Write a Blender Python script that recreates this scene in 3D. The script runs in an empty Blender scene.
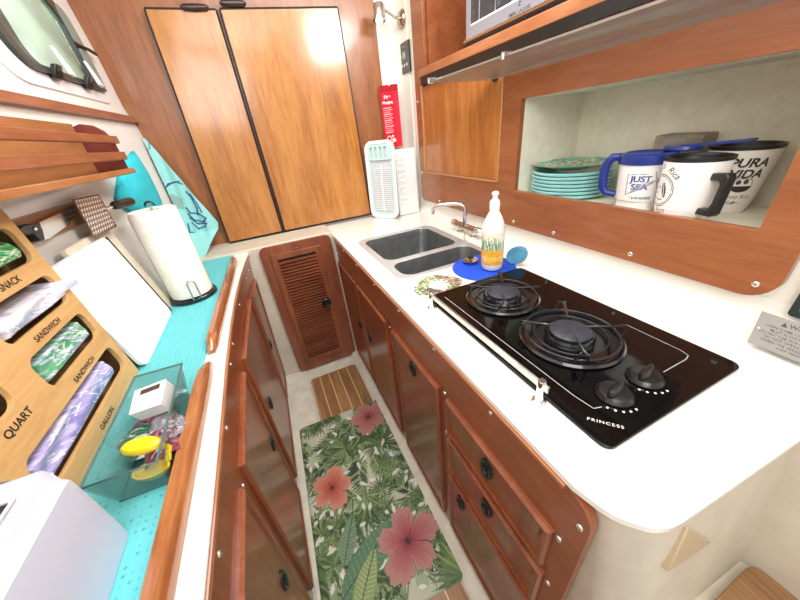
import bpy, bmesh, math, random
import numpy as np
from mathutils import Vector, Matrix
random.seed(7); rng = np.random.default_rng(7)
PI = math.pi
SC = bpy.context.scene
COL = SC.collection

# ------------------------------------------------------------------ camera geometry (metres, z up, y towards the bulkhead)
F = 300.0; EYE = np.array([0, 0, 1.236])
def _n(v): v = np.array(v, float); return v/np.linalg.norm(v)
_N = _n([62, 530, F]); _R = _n([-151, -154, F])
_Z = -_N; _Y = _n(_R-np.dot(_R, _Z)*_Z); _X = np.cross(_Y, _Z)
M3 = np.array([_X, _Y, _Z])
def hit(px, py, axis, val):
    r = M3@np.array([px-400, py-300, F]); i = 'xyz'.index(axis)
    t = (val-EYE[i])/r[i]
    return tuple(EYE+t*r)
cam_d = bpy.data.cameras.new('camera'); cam = bpy.data.objects.new('camera', cam_d); COL.objects.link(cam)
cam_d.sensor_width = 36; cam_d.lens = 36*F/800; cam_d.clip_start = .01
mw = Matrix.Identity(4)
for i in range(3):
    mw[i][0] = M3[i][0]; mw[i][1] = -M3[i][1]; mw[i][2] = -M3[i][2]; mw[i][3] = EYE[i]
cam.matrix_world = mw; SC.camera = cam

# ------------------------------------------------------------------ colour + materials
def lin(c):
    c = np.asarray(c, float); return np.where(c <= .04045, c/12.92, ((c+.055)/1.055)**2.4)
def H(h): h = h.lstrip('#'); return np.array([int(h[i:i+2], 16)/255 for i in (0, 2, 4)])
def L4(h): return (*[float(x) for x in lin(H(h))], 1)
def newmat(name):
    m = bpy.data.materials.new(name); m.use_nodes = True
    return m, m.node_tree, m.node_tree.nodes['Principled BSDF']
def plain(name, col, rough=.5, metal=0, coat=0, noise=0.0, nscale=30, bump=0, trans=0, alpha=1, emit=0, spec=.5, bscale=None):
    m, nt, b = newmat(name)
    b.inputs['Base Color'].default_value = L4(col); b.inputs['Roughness'].default_value = rough
    b.inputs['Metallic'].default_value = metal; b.inputs['Coat Weight'].default_value = coat
    b.inputs['Transmission Weight'].default_value = trans; b.inputs['Alpha'].default_value = alpha
    b.inputs['Specular IOR Level'].default_value = spec
    if emit: b.inputs['Emission Color'].default_value = L4(col); b.inputs['Emission Strength'].default_value = emit
    tc = nt.nodes.new('ShaderNodeTexCoord'); n = nt.nodes.new('ShaderNodeTexNoise')
    n.inputs['Scale'].default_value = nscale; n.inputs['Detail'].default_value = 3
    nt.links.new(tc.outputs['Object'], n.inputs['Vector'])
    if noise:
        r = nt.nodes.new('ShaderNodeValToRGB'); c = H(col)
        for k, s in ((0, 1-noise), (1, 1+noise*.6)):
            r.color_ramp.elements[k].color = (*lin(np.clip(c*s, 0, 1)), 1)
            r.color_ramp.elements[k].position = .3+.4*k
        nt.links.new(n.outputs['Fac'], r.inputs['Fac']); nt.links.new(r.outputs['Color'], b.inputs['Base Color'])
    if bump:
        n2 = n
        if bscale: 
            n2 = nt.nodes.new('ShaderNodeTexNoise'); n2.inputs['Scale'].default_value = bscale; nt.links.new(tc.outputs['Object'], n2.inputs['Vector'])
        bp = nt.nodes.new('ShaderNodeBump'); bp.inputs['Strength'].default_value = bump; bp.inputs['Distance'].default_value = .004
        nt.links.new(n2.outputs['Fac'], bp.inputs['Height']); nt.links.new(bp.outputs['Normal'], b.inputs['Normal'])
    return m
def wood(name, dark, mid, light, axis='z', rough=.28, coat=.4, fine=1.0, contrast=1.0):
    """grain stretched along one axis: broad bands + fine pores"""
    m, nt, b = newmat(name)
    tc = nt.nodes.new('ShaderNodeTexCoord')
    def nz(scale, stretch, detail, dist=0):
        mp = nt.nodes.new('ShaderNodeMapping'); s = [scale]*3; s['xyz'.index(axis)] = scale/stretch
        mp.inputs['Scale'].default_value = s
        n = nt.nodes.new('ShaderNodeTexNoise'); n.inputs['Scale'].default_value = 1; n.inputs['Detail'].default_value = detail
        n.inputs['Distortion'].default_value = dist; n.inputs['Roughness'].default_value = .6
        nt.links.new(tc.outputs['Object'], mp.inputs['Vector']); nt.links.new(mp.outputs['Vector'], n.inputs['Vector'])
        return n
    a = nz(14*fine, 7, 4, .6); f = nz(130*fine, 12, 3)
    mx = nt.nodes.new('ShaderNodeMath'); mx.operation = 'MULTIPLY_ADD'; mx.inputs[1].default_value = .38
    nt.links.new(f.outputs['Fac'], mx.inputs[0])
    ml = nt.nodes.new('ShaderNodeMath'); ml.operation = 'MULTIPLY'; ml.inputs[1].default_value = .62
    nt.links.new(a.outputs['Fac'], ml.inputs[0]); nt.links.new(ml.outputs[0], mx.inputs[2])
    r = nt.nodes.new('ShaderNodeValToRGB'); e = r.color_ramp.elements
    w = .16/contrast
    e[0].position = .5-w; e[0].color = L4(dark); e[1].position = .5+w; e[1].color = L4(light)
    q = e.new(.5); q.color = L4(mid)
    nt.links.new(mx.outputs[0], r.inputs['Fac']); nt.links.new(r.outputs['Color'], b.inputs['Base Color'])
    b.inputs['Roughness'].default_value = rough; b.inputs['Coat Weight'].default_value = coat; b.inputs['Coat Roughness'].default_value = .12
    return m
def painted(name, rough=.6, coat=0, bump=0, bscale=200, sheen=0, trans=0, alpha=1):
    m, nt, b = newmat(name)
    a = nt.nodes.new('ShaderNodeAttribute'); a.attribute_name = 'paint'
    nt.links.new(a.outputs['Color'], b.inputs['Base Color'])
    b.inputs['Roughness'].default_value = rough; b.inputs['Coat Weight'].default_value = coat
    b.inputs['Alpha'].default_value = alpha; b.inputs['Transmission Weight'].default_value = trans
    if bump:
        tc = nt.nodes.new('ShaderNodeTexCoord'); n = nt.nodes.new('ShaderNodeTexNoise'); n.inputs['Scale'].default_value = bscale
        nt.links.new(tc.outputs['Object'], n.inputs['Vector'])
        bp = nt.nodes.new('ShaderNodeBump'); bp.inputs['Strength'].default_value = bump; bp.inputs['Distance'].default_value = .003
        nt.links.new(n.outputs['Fac'], bp.inputs['Height']); nt.links.new(bp.outputs['Normal'], b.inputs['Normal'])
    return m
def glassy(name, tint, alpha, rough=.05):
    """thin clear sheet: mostly see-through with a real gloss"""
    m, nt, b = newmat(name)
    b.inputs['Base Color'].default_value = L4(tint); b.inputs['Roughness'].default_value = rough
    b.inputs['Alpha'].default_value = alpha; b.inputs['Coat Weight'].default_value = .6; b.inputs['Coat Roughness'].default_value = .03
    return m

M = {}
M['gel'] = plain('gelcoat_white', '#f1eee6', .22, coat=.3, noise=.015, nscale=6)
M['gelwall'] = plain('gelcoat_wall', '#ece8dd', .45, noise=.02, nscale=8, bump=.05, bscale=60)
M['gelfloor'] = plain('gelcoat_floor', '#cfcabb', .4, noise=.06, nscale=18)
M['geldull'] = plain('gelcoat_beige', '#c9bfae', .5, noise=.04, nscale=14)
M['hull'] = plain('hull_liner', '#e9e8e4', .4, noise=.02, nscale=6)
M['niche'] = plain('niche_liner', '#ece7d4', .7, noise=.03, nscale=40, bump=.15, bscale=140)
M['bulk'] = wood('bulkhead_cherry', '#74401f', '#8d5530', '#9e673e', 'z', .35, .3)
M['amber'] = wood('amber_veneer', '#8d5321', '#aa6e31', '#bc8243', 'z', .22, .55, fine=1.2)
M['cab'] = wood('cabinet_cherry', '#703823', '#86482c', '#985a3a', 'z', .3, .35, contrast=.8)
M['cabx'] = wood('cabinet_cherry_rail', '#753a23', '#8b4b2d', '#9b5b3b', 'y', .3, .35, contrast=.8)
M['upper'] = wood('upper_cherry', '#7e4528', '#945733', '#a46742', 'y', .35, .3, contrast=.8)
M['upperdoor'] = wood('upper_door_veneer', '#94552a', '#ab6a33', '#bd7e45', 'z', .28, .4, fine=1.1)
M['moul'] = wood('moulding', '#95583a', '#ac6e49', '#be845f', 'y', .3, .4)
M['fiddle'] = wood('fiddle_varnish', '#7a4526', '#965a33', '#b47646', 'y', .2, .7, fine=1.4)
M['rackw'] = wood('rack_wood', '#784028', '#8f5436', '#a06646', 'y', .4, .2)
M['rackd'] = wood('rack_end', '#5e1e10', '#74281a', '#843224', 'z', .35, .3)
M['rackback'] = wood('rack_back', '#8f5a33', '#a66e44', '#b98256', 'y', .4, .2)
M['bamboo'] = wood('bamboo', '#c2925a', '#d3a66c', '#dfb880', 'y', .5, .1, fine=1.6, contrast=.8)
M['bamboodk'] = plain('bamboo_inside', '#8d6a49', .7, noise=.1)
M['louv'] = wood('louvre_cherry', '#66331f', '#80452b', '#925639', 'z', .35, .25)
M['louvslat'] = wood('louvre_slat', '#5f2c18', '#7c4229', '#935438', 'x', .55, .05)
M['teak'] = wood('teak_planks', '#72502f', '#8a643e', '#9e774e', 'y', .5, .1, fine=1.3)
M['holly'] = plain('caulk_light', '#d9b584', .5)
M['black'] = plain('black_plastic', '#121212', .4, coat=.2)
M['blackmet'] = plain('black_metal', '#17151a', .35, metal=.3, coat=.4)
M['dkhandle'] = plain('dark_handle', '#2c1a12', .4, coat=.3)
M['pull'] = plain('pull_ring', '#2f3635', .3, metal=.5)
M['chrome'] = plain('chrome', '#e2e2e2', .12, metal=1)
M['steel'] = plain('brushed_steel', '#c4c6c6', .28, metal=1, noise=.05, nscale=60)
M['sinksteel'] = plain('sink_steel', '#7d8182', .33, metal=.75, noise=.1, nscale=30)
M['brassy'] = plain('aged_chrome', '#b4a08c', .25, metal=1)
M['screw'] = plain('screw_cap', '#d9d4cc', .25, metal=.8)
M['glassblk'] = plain('hob_glass', '#060607', .07, spec=.35)
M['enamel'] = plain('burner_enamel', '#0c0d12', .22, coat=.6)
M['burncap'] = plain('burner_cap', '#2b2d39', .5, noise=.25, nscale=80)
M['knob'] = plain('knob_plastic', '#0d0d10', .3, coat=.3)
M['whiteprint'] = plain('white_print', '#e8e8e6', .5)
M['greyprint'] = plain('grey_print', '#9fa3a6', .5)
M['blackprint'] = plain('black_print', '#241c18', .6)
M['white'] = plain('white_plastic', '#eceef0', .35, coat=.2)
M['toaster'] = plain('toaster_white', '#c9cde2', .3, coat=.3)
M['teal'] = plain('teal_liner', '#3fb9c0', .75, noise=.08, nscale=25, bump=.4, bscale=160)
M['paper'] = plain('paper_towel', '#efebe2', .9, noise=.03, nscale=150, bump=.5, bscale=220)
M['clear'] = glassy('clear_plastic', '#5f8a80', .30)
M['clearrim'] = glassy('clear_plastic_rim', '#5f7c7c', .75)
M['smoke'] = glassy('smoked_sheet', '#98928a', .72, .25)
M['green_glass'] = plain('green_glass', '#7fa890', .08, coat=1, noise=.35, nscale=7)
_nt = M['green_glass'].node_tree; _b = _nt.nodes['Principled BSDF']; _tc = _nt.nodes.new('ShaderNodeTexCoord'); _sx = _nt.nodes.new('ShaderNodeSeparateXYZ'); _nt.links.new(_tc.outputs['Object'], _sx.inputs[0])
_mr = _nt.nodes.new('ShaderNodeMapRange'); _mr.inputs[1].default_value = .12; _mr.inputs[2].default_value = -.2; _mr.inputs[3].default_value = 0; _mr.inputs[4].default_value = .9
_nt.links.new(_sx.outputs['Y'], _mr.inputs[0]); _b.inputs['Emission Color'].default_value = L4('#e6f5e9'); _nt.links.new(_mr.outputs[0], _b.inputs['Emission Strength'])  # outside daylight set into the pane as emission, brighter towards the near end
M['boardw'] = plain('cutting_board_white', '#eef1f2', .45, noise=.02)
M['boardc'] = plain('cutting_board_cream', '#e2d8c2', .5, noise=.03)
M['blueMat'] = plain('royal_blue_rubber', '#0f47c4', .55, noise=.06)
M['bluelid'] = plain('blue_lid', '#132f86', .35, coat=.3)
M['yellow'] = plain('yellow_plastic', '#f2d31c', .35, coat=.3)
M['mint'] = plain('mint_plastic', '#bfe6dc', .4)
M['red'] = plain('red_fabric', '#d3182c', .6, noise=.12, nscale=30)
M['plate'] = plain('teal_plate', '#8fcfcd', .25, coat=.4)
M['platedk'] = plain('plate_under', '#2e7f88', .35)
M['brownbox'] = plain('brown_box', '#8d8474', .5, noise=.2)
M['blade'] = plain('knife_blade', '#c8cacb', .18, metal=1)
M['grater'] = plain('grater_steel', '#a08878', .25, metal=1)
M['potaqua'] = plain('aqua_cloth', '#2ec3d4', .85, noise=.06, nscale=40, bump=.5, bscale=60)
M['bottle'] = plain('milky_bottle', '#e9ebe8', .3, coat=.3)
M['sponge'] = plain('blue_sponge', '#4f8fae', .8, noise=.15)
M['dkglass'] = plain('oven_glass', '#23272c', .08, coat=1)
M['gasket'] = plain('dark_gasket', '#2b3533', .35, coat=.3)
M['flangeg'] = plain('window_frame_grey', '#7f9089', .35, coat=.3)
M['paint'] = painted('painted_gloss', .3, .3)
M['paintmat'] = painted('painted_mat', .65, 0, .15, 300)
M['paintcloth'] = painted('painted_cloth', .9, 0, .3, 250)
M['paintfilm'] = painted('painted_film', .18, .5)
M['sign'] = plain('sign_steel', '#9b9793', .4, metal=.5)

# ------------------------------------------------------------------ mesh builder
class MB:
    def __init__(s): s.v = []; s.f = []; s.mi = []; s.cur = 0
    def add(s, vs, fs):
        o = len(s.v); s.v += [tuple(map(float, v)) for v in vs]
        for f in fs: s.f.append([o+i for i in f]); s.mi.append(s.cur)
        return s
    def box(s, x0, x1, y0, y1, z0, z1):
        vs = [(x, y, z) for x in (x0, x1) for y in (y0, y1) for z in (z0, z1)]
        return s.add(vs, [(0, 1, 3, 2), (4, 6, 7, 5), (0, 4, 5, 1), (2, 3, 7, 6), (0, 2, 6, 4), (1, 5, 7, 3)])
    def hexa(s, a, b):
        """two quads (4 points each) joined"""
        return s.add(list(a)+list(b), [(3, 2, 1, 0), (4, 5, 6, 7)]+[(i, (i+1) % 4, 4+(i+1) % 4, 4+i) for i in range(4)])
    def loft(s, loops, cap0=True, cap1=True, closed=True):
        n = len(loops[0]); vs = [p for l in loops for p in l]; fs = []
        for k in range(len(loops)-1):
            for i in range(n if closed else n-1):
                j = (i+1) % n; fs.append((k*n+i, k*n+j, (k+1)*n+j, (k+1)*n+i))
        if cap0: fs.append(tuple(range(n))[::-1])
        if cap1: fs.append(tuple((len(loops)-1)*n+i for i in range(n)))
        return s.add(vs, fs)
    def lathe(s, prof, c, ax='z', n=32, cap0=True, cap1=True):
        """prof: (r, h) along axis from centre c"""
        loops = []
        for r, h in prof:
            l = []
            for i in range(n):
                a = 2*PI*i/n; u, w = r*math.cos(a), r*math.sin(a)
                d = {'z': (u, w, h), 'x': (h, u, w), 'y': (w, h, u)}[ax] if isinstance(ax, str) else None
                if d is None:
                    A = Vector(ax).normalized(); U = A.orthogonal().normalized(); W = A.cross(U); q = A*h+U*u+W*w; d = tuple(q)
                l.append((c[0]+d[0], c[1]+d[1], c[2]+d[2]))
            loops.append(l)
        return s.loft(loops, cap0, cap1)
    def cyl(s, c, r, h, ax='z', n=24): return s.lathe([(r, 0), (r, h)], c, ax, n)
    def tube(s, pts, r, n=8, closed=False):
        P = [Vector(p) for p in pts]; loops = []; up = None; m = len(P)
        rr = r if isinstance(r, (list, tuple)) else [r]*m
        for i in range(m):
            if closed: t = (P[(i+1) % m]-P[i-1])
            else: t = (P[min(i+1, m-1)]-P[max(i-1, 0)])
            t.normalize()
            if up is None: up = t.orthogonal().normalized()
            up = (up-up.dot(t)*t)
            up = up.normalized() if up.length > 1e-6 else t.orthogonal().normalized()
            w = t.cross(up)
            loops.append([tuple(P[i]+rr[i]*(math.cos(2*PI*k/n)*up+math.sin(2*PI*k/n)*w)) for k in range(n)])
        if closed: loops.append(loops[0]); return s.loft(loops, False, False)
        return s.loft(loops)
    def prism(s, poly, axis, a, b):
        """poly in the two other axes (in xyz order)"""
        def mk(p, t):
            return {'x': (t, p[0], p[1]), 'y': (p[0], t, p[1]), 'z': (p[0], p[1], t)}[axis]
        return s.loft([[mk(p, a) for p in poly], [mk(p, b) for p in poly]])
    def grid(s, nu, nv, fn):
        vs = [fn(i/(nu-1), j/(nv-1)) for j in range(nv) for i in range(nu)]
        fs = [(j*nu+i, j*nu+i+1, (j+1)*nu+i+1, (j+1)*nu+i) for j in range(nv-1) for i in range(nu-1)]
        return s.add(vs, fs)
    def plate(s, outer, holes, mp, t0, t1):
        """flat plate with holes; mp(u, v, t) -> xyz"""
        bm = bmesh.new(); ed = []
        for loop in [outer]+holes:
            vs = [bm.verts.new((p[0], p[1], 0)) for p in loop]
            for i in range(len(vs)): ed.append(bm.edges.new((vs[i], vs[(i+1) % len(vs)])))
        bmesh.ops.triangle_fill(bm, use_beauty=True, use_dissolve=False, edges=ed)
        bm.verts.index_update()
        V = [(v.co.x, v.co.y) for v in bm.verts]; Fs = [[v.index for v in f.verts] for f in bm.faces]; bm.free()
        n = len(V)
        vs = [mp(u, v, t0) for u, v in V]+[mp(u, v, t1) for u, v in V]
        fs = [tuple(f) for f in Fs]+[tuple(n+i for i in f)[::-1] for f in Fs]
        k = 0
        for loop in [outer]+holes:
            m = len(loop)
            for i in range(m): fs.append((k+i, k+(i+1) % m, n+k+(i+1) % m, n+k+i))
            k += m
        return s.add(vs, fs)
def rrect(x0, x1, y0, y1, r, n=6, rs=None):
    rs = rs or [r]*4; out = []
    for (cx, cy, a0, q) in ((x1-rs[0], y0+rs[0], -PI/2, rs[0]), (x1-rs[1], y1-rs[1], 0, rs[1]), (x0+rs[2], y1-rs[2], PI/2, rs[2]), (x0+rs[3], y0+rs[3], PI, rs[3])):
        if q < 1e-5: out.append((cx, cy)); continue
        for i in range(n+1):
            a = a0+PI/2*i/n; out.append((cx+q*math.cos(a), cy+q*math.sin(a)))
    return out
def mesh_of(name, mb, mats, smooth=False, bev=0, seg=2, off=(0, 0, 0), paint=None, wn=True):
    me = bpy.data.meshes.new(name)
    o = Vector(off)
    me.from_pydata([tuple(Vector(v)-o) for v in mb.v], [], mb.f)
    if not isinstance(mats, (list, tuple)): mats = [mats]
    for m in mats: me.materials.append(M[m] if isinstance(m, str) else m)
    if len(mats) > 1: me.polygons.foreach_set('material_index', mb.mi)
    bm = bmesh.new(); bm.from_mesh(me)
    if paint is None: bmesh.ops.recalc_face_normals(bm, faces=bm.faces)
    bm.to_mesh(me); bm.free()
    if paint is not None:
        at = me.color_attributes.new('paint', 'FLOAT_COLOR', 'POINT')
        a = np.ones((len(mb.v), 4), np.float32); a[:, :3] = lin(np.clip(paint, 0, 1)); at.data.foreach_set('color', a.ravel())
    if smooth:
        me.polygons.foreach_set('use_smooth', [True]*len(me.polygons))
        try: me.set_sharp_from_angle(angle=math.radians(smooth if smooth > 1 else 40))
        except Exception: pass
    ob = bpy.data.objects.new(name, me); COL.objects.link(ob)
    if bev:
        b = ob.modifiers.new('bevel', 'BEVEL'); b.width = bev; b.segments = seg; b.limit_method = 'ANGLE'; b.angle_limit = math.radians(35)
        b.harden_normals = False
        me.polygons.foreach_set('use_smooth', [True]*len(me.polygons))
        try: me.set_sharp_from_angle(angle=math.radians(40))
        except Exception: pass
    return ob
def tags(o, label=None, cat=None, group=None, kind=None):
    for k, v in (('label', label), ('category', cat), ('group', group), ('kind', kind)):
        if v: o[k] = v
def struct(name, mb, mats, **kw):
    o = mesh_of(name, mb, mats, **kw); o['kind'] = 'structure'; return o
class Thing:
    def __init__(s, name, label, cat, loc=(0, 0, 0), group=None):
        s.o = bpy.data.objects.new(name, None); COL.objects.link(s.o); s.o.location = loc; s.loc = loc
        s.o.empty_display_size = .02
        tags(s.o, label, cat, group)
    def part(s, name, mb, mats, parent=None, label=None, **kw):
        o = mesh_of(name, mb, mats, off=s.loc, **kw); o.parent = parent or s.o
        if label: o['label'] = label
        return o
def single(name, mb, mats, label, cat, loc, group=None, **kw):
    o = mesh_of(name, mb, mats, off=loc, **kw); o.location = loc; tags(o, label, cat, group); return o
def copy_tree(o, parent=None):
    c = o.copy(); COL.objects.link(c)
    if parent: c.parent = parent
    for ch in list(o.children): copy_tree(ch, c)
    return c

# ------------------------------------------------------------------ painting patterns into a vertex-colour raster
_tc = {}
def glyph_tris(txt, bold=0.0, shear=0.0):
    key = (txt, bold, shear)
    if key in _tc: return _tc[key]
    cu = bpy.data.curves.new('glyphs', 'FONT'); cu.body = txt; cu.size = 1; cu.align_x = 'CENTER'; cu.align_y = 'CENTER'; cu.offset = bold; cu.shear = shear; cu.fill_mode = 'FRONT'; cu.space_character = 1.25 if txt == 'PRINCESS' else 1
    ob = bpy.data.objects.new('glyphs', cu); COL.objects.link(ob)
    dg = bpy.context.evaluated_depsgraph_get(); me = bpy.data.meshes.new_from_object(ob.evaluated_get(dg))
    V = np.array([v.co[:2] for v in me.vertices]); me.calc_loop_triangles(); T = np.array([t.vertices[:] for t in me.loop_triangles])
    bpy.data.objects.remove(ob); bpy.data.curves.remove(cu); bpy.data.meshes.remove(me)
    _tc[key] = (V, T); return V, T
class Canvas:
    def __init__(s, w, h, step, bg):
        s.nx = int(w/step)+1; s.ny = int(h/step)+1; s.w = w; s.h = h
        s.X, s.Y = np.meshgrid(np.linspace(0, w, s.nx), np.linspace(0, h, s.ny))
        s.c = np.ones((s.ny, s.nx, 3))*H(bg)
    def win(s, x0, x1, y0, y1):
        i0 = max(0, int(x0/s.w*(s.nx-1))-1); i1 = min(s.nx, int(x1/s.w*(s.nx-1))+3)
        j0 = max(0, int(y0/s.h*(s.ny-1))-1); j1 = min(s.ny, int(y1/s.h*(s.ny-1))+3)
        return slice(j0, max(j0, j1)), slice(i0, max(i0, i1))
    def blend(s, W, mask, col, op=1.0):
        c = H(col) if isinstance(col, str) else np.asarray(col)
        m = (mask*op)[..., None]; s.c[W] = s.c[W]*(1-m)+c*m
    def poly(s, P, col, op=1.0):
        P = np.array(P, float); W = s.win(P[:, 0].min(), P[:, 0].max(), P[:, 1].min(), P[:, 1].max())
        X, Y = s.X[W], s.Y[W]
        if X.size == 0: return
        ins = np.zeros(X.shape, bool); n = len(P)
        for i in range(n):
            x0, y0 = P[i]; x1, y1 = P[(i+1) % n]
            if y0 == y1: continue
            c = ((y0 > Y) != (y1 > Y)) & (X < (x1-x0)*(Y-y0)/(y1-y0)+x0); ins ^= c
        s.blend(W, ins.astype(float), col, op)
    def line(s, P, wd, col, op=1.0):
        for (a, b) in zip(P[:-1], P[1:]):
            a = np.array(a, float); b = np.array(b, float); r = wd/2
            W = s.win(min(a[0], b[0])-r, max(a[0], b[0])+r, min(a[1], b[1])-r, max(a[1], b[1])+r)
            X, Y = s.X[W], s.Y[W]
            if X.size == 0: continue
            d = b-a; L = max(1e-9, d@d); t = np.clip(((X-a[0])*d[0]+(Y-a[1])*d[1])/L, 0, 1)
            D = np.hypot(X-a[0]-t*d[0], Y-a[1]-t*d[1]); s.blend(W, (D < r).astype(float), col, op)
    def disc(s, x, y, r, col, op=1.0, r0=0):
        W = s.win(x-r, x+r, y-r, y+r); D = np.hypot(s.X[W]-x, s.Y[W]-y); s.blend(W, ((D < r) & (D >= r0)).astype(float), col, op)
    def text(s, txt, x, y, size, col, rot=0, bold=.0, shear=0, sx=1, bend=None):
        V, T = glyph_tris(txt, bold, shear)
        if len(T) == 0: return
        V = V*size*np.array([sx, 1])
        if bend:
            a = V[:, 0]/bend; rr = bend+V[:, 1] if bend > 0 else bend+V[:, 1]
            V = np.stack([rr*np.sin(a), rr*np.cos(a)-bend], 1)
        c, q = math.cos(rot), math.sin(rot); V = V@np.array([[c, q], [-q, c]])+np.array([x, y])
        for t in T: s.tri(V[t], col)
    def tri(s, P, col):
        W = s.win(P[:, 0].min(), P[:, 0].max(), P[:, 1].min(), P[:, 1].max()); X, Y = s.X[W], s.Y[W]
        if X.size == 0: return
        def e(a, b): return (X-a[0])*(b[1]-a[1])-(Y-a[1])*(b[0]-a[0])
        d0, d1, d2 = e(P[0], P[1]), e(P[1], P[2]), e(P[2], P[0])
        m = ((d0 >= 0) & (d1 >= 0) & (d2 >= 0)) | ((d0 <= 0) & (d1 <= 0) & (d2 <= 0)); s.blend(W, m.astype(float), col)
    def into(s, mb, fn):
        """adds the grid; fn(u, v) with u,v in canvas metres"""
        vs = [fn(x, y) for x, y in zip(s.X.ravel(), s.Y.ravel())]
        nx, ny = s.nx, s.ny
        fs = [(j*nx+i, j*nx+i+1, (j+1)*nx+i+1, (j+1)*nx+i) for j in range(ny-1) for i in range(nx-1)]
        mb.add(vs, fs); return s.c.reshape(-1, 3)
def text_mesh(mb, txt, size, o, u, v, lift=0, bold=0, shear=0, w=None):
    V, T = glyph_tris(txt, bold, shear); sc = size
    sx = sc if w is None else w/(V[:, 0].max()-V[:, 0].min())
    o, u, v = np.array(o), _n(u), _n(v)
    mb.add([tuple(o+u*p[0]*sx+v*p[1]*sc) for p in V], [tuple(int(i) for i in t) for t in T])

ZC = .796
# ================================================================== SETTING
mb = MB().box(-.9, 1.3, -1.2, 1.95, -.04, -.004); struct('floor', mb, 'gelfloor')
# teak plank insert
mb = MB(); px0, px1, py0, py1 = -.062, .214, -.6, 1.475
mb.plate(rrect(px0, px1, py0, py1, .02), [], lambda u, v, t: (u, v, t), -.003, .004)
struct('trim_1', mb, 'teak', smooth=30)
mb = MB(); n = 5
for i in range(1, n):
    x = px0+(px1-px0)*i/n; mb.box(x-.002, x+.002, py0+.01, py1-.004, .004, .0046)
mb.box(px0+.004, px0+.0065, py0+.01, py1-.01, .004, .0046)
struct('trim_2', mb, 'holly')
# floor coamings each side
mb = MB().prism([(-.215, -.004), (-.068, -.004), (-.075, .003), (-.205, .006)], 'y', -1.2, 1.6)
mb.prism([(.218, .003), (.235, .02), (.275, .024), (.275, -.004), (.218, -.004)], 'y', -.6, 1.6)
struct('floor_side', mb, 'gelfloor', smooth=40)

# bulkhead
mb = MB().box(-.62, .742, 1.81, 1.86, .80, 2.2); struct('wall_front', mb, 'bulk')
mb = MB()  # white corner beyond the timber, filleted into the side wall
pr = [(.735, 1.808), (.78, 1.806)]+[(.79+.056*math.sin(a), 1.75+.056*math.cos(a)) for a in np.linspace(.1, PI/2, 8)]+[(.846, 1.70), (.9, 1.70), (.9, 1.9), (.735, 1.9)]
mb.prism(pr, 'z', .78, 2.2); struct('wall_corner', mb, 'gelwall', smooth=50)
# lower bulkhead (holds louvred door) with ledge
mb = MB().box(-.5, .27, 1.585, 1.86, -.01, .808); struct('wall_front_lower', mb, 'geldull', bev=.006)
# hull wall on the left
def wallx(y, z):
    far = np.interp(z, [.75, 1.06, 1.36, 1.43, 1.6, 2.1], [-.402, -.405, -.408, -.428, -.433, -.475])
    near = np.interp(z, [.75, 1.06, 1.39, 2.1], [-.475, -.478, -.472, -.50])
    t = np.clip((y-.9)/(1.81-.9), 0, 1); return near+(far-near)*t
mb = MB().grid(14, 30, lambda a, b: (wallx(-1.2+3.02*a, .75+1.4*b), -1.2+3.02*a, .75+1.4*b))
mb.grid(14, 30, lambda a, b: (wallx(-1.2+3.02*a, .75+1.4*b)-.05, -1.2+3.02*a, .75+1.4*b))
struct('wall_left', mb, 'hull', smooth=40)
mb = MB()
def strip(mb, y0, y1, z0, z1, d0, d1, n=12, dz=lambda y: 0):
    ys = np.linspace(y0, y1, n)
    loops = [[(wallx(y, z0)+d0, y, z0+dz(y)), (wallx(y, z0)+d1, y, z0+.003+dz(y)), (wallx(y, z1)+d1, y, z1-.004+dz(y)), (wallx(y, z1)+d0, y, z1+dz(y))] for y in ys]
    mb.loft(loops)
strip(mb, -.5, 1.805, 1.372, 1.402, -.004, .016); struct('trim_3', mb, 'rackw', smooth=30)
# right wall
mb = MB().plate([(-.9, .74), (1.74, .74), (1.74, 2.2), (1.535, 2.2), (1.535, .97), (.2, .97), (.2, 2.2), (-.9, 2.2)], [], lambda u, v, t: (t, u, v), .851, .87)
mb.box(1.19, 1.25, -.9, 1.81, .78, 2.2)
struct('wall_right', mb, 'gelwall')
# ceiling with hatch hole
mb = MB().plate([(-.6, -.9), (1.3, -.9), (1.3, 1.9), (-.6, 1.9)], [rrect(.0, .62, .62, 1.3, .08)], lambda u, v, t: (u, v, t), 2.1, 2.14)
struct('ceiling', mb, 'gelwall')
# cove between worktop and right wall
mb = MB(); L = []
for y in np.linspace(.045, 1.76, 30):
    xf_ = float(np.interp(y, [.05, .38, .68], [.772, .796, .812])); kk = (.812-xf_)/.04; hz = .034+.038*kk
    L.append([(xf_-.01, y, ZC-.003), (xf_, y, ZC+.0006)]+[(xf_+(.8495-xf_)*math.sin(a), y, ZC+.0006+hz*(1-math.cos(a))) for a in np.linspace(0.12, PI/2, 9)]+[(.8495, y, ZC+.078), (.8505, y, ZC+.078), (.8505, y, ZC-.003)])
mb.loft(L); struct('trim_4', mb, 'gel', smooth=50)

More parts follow.
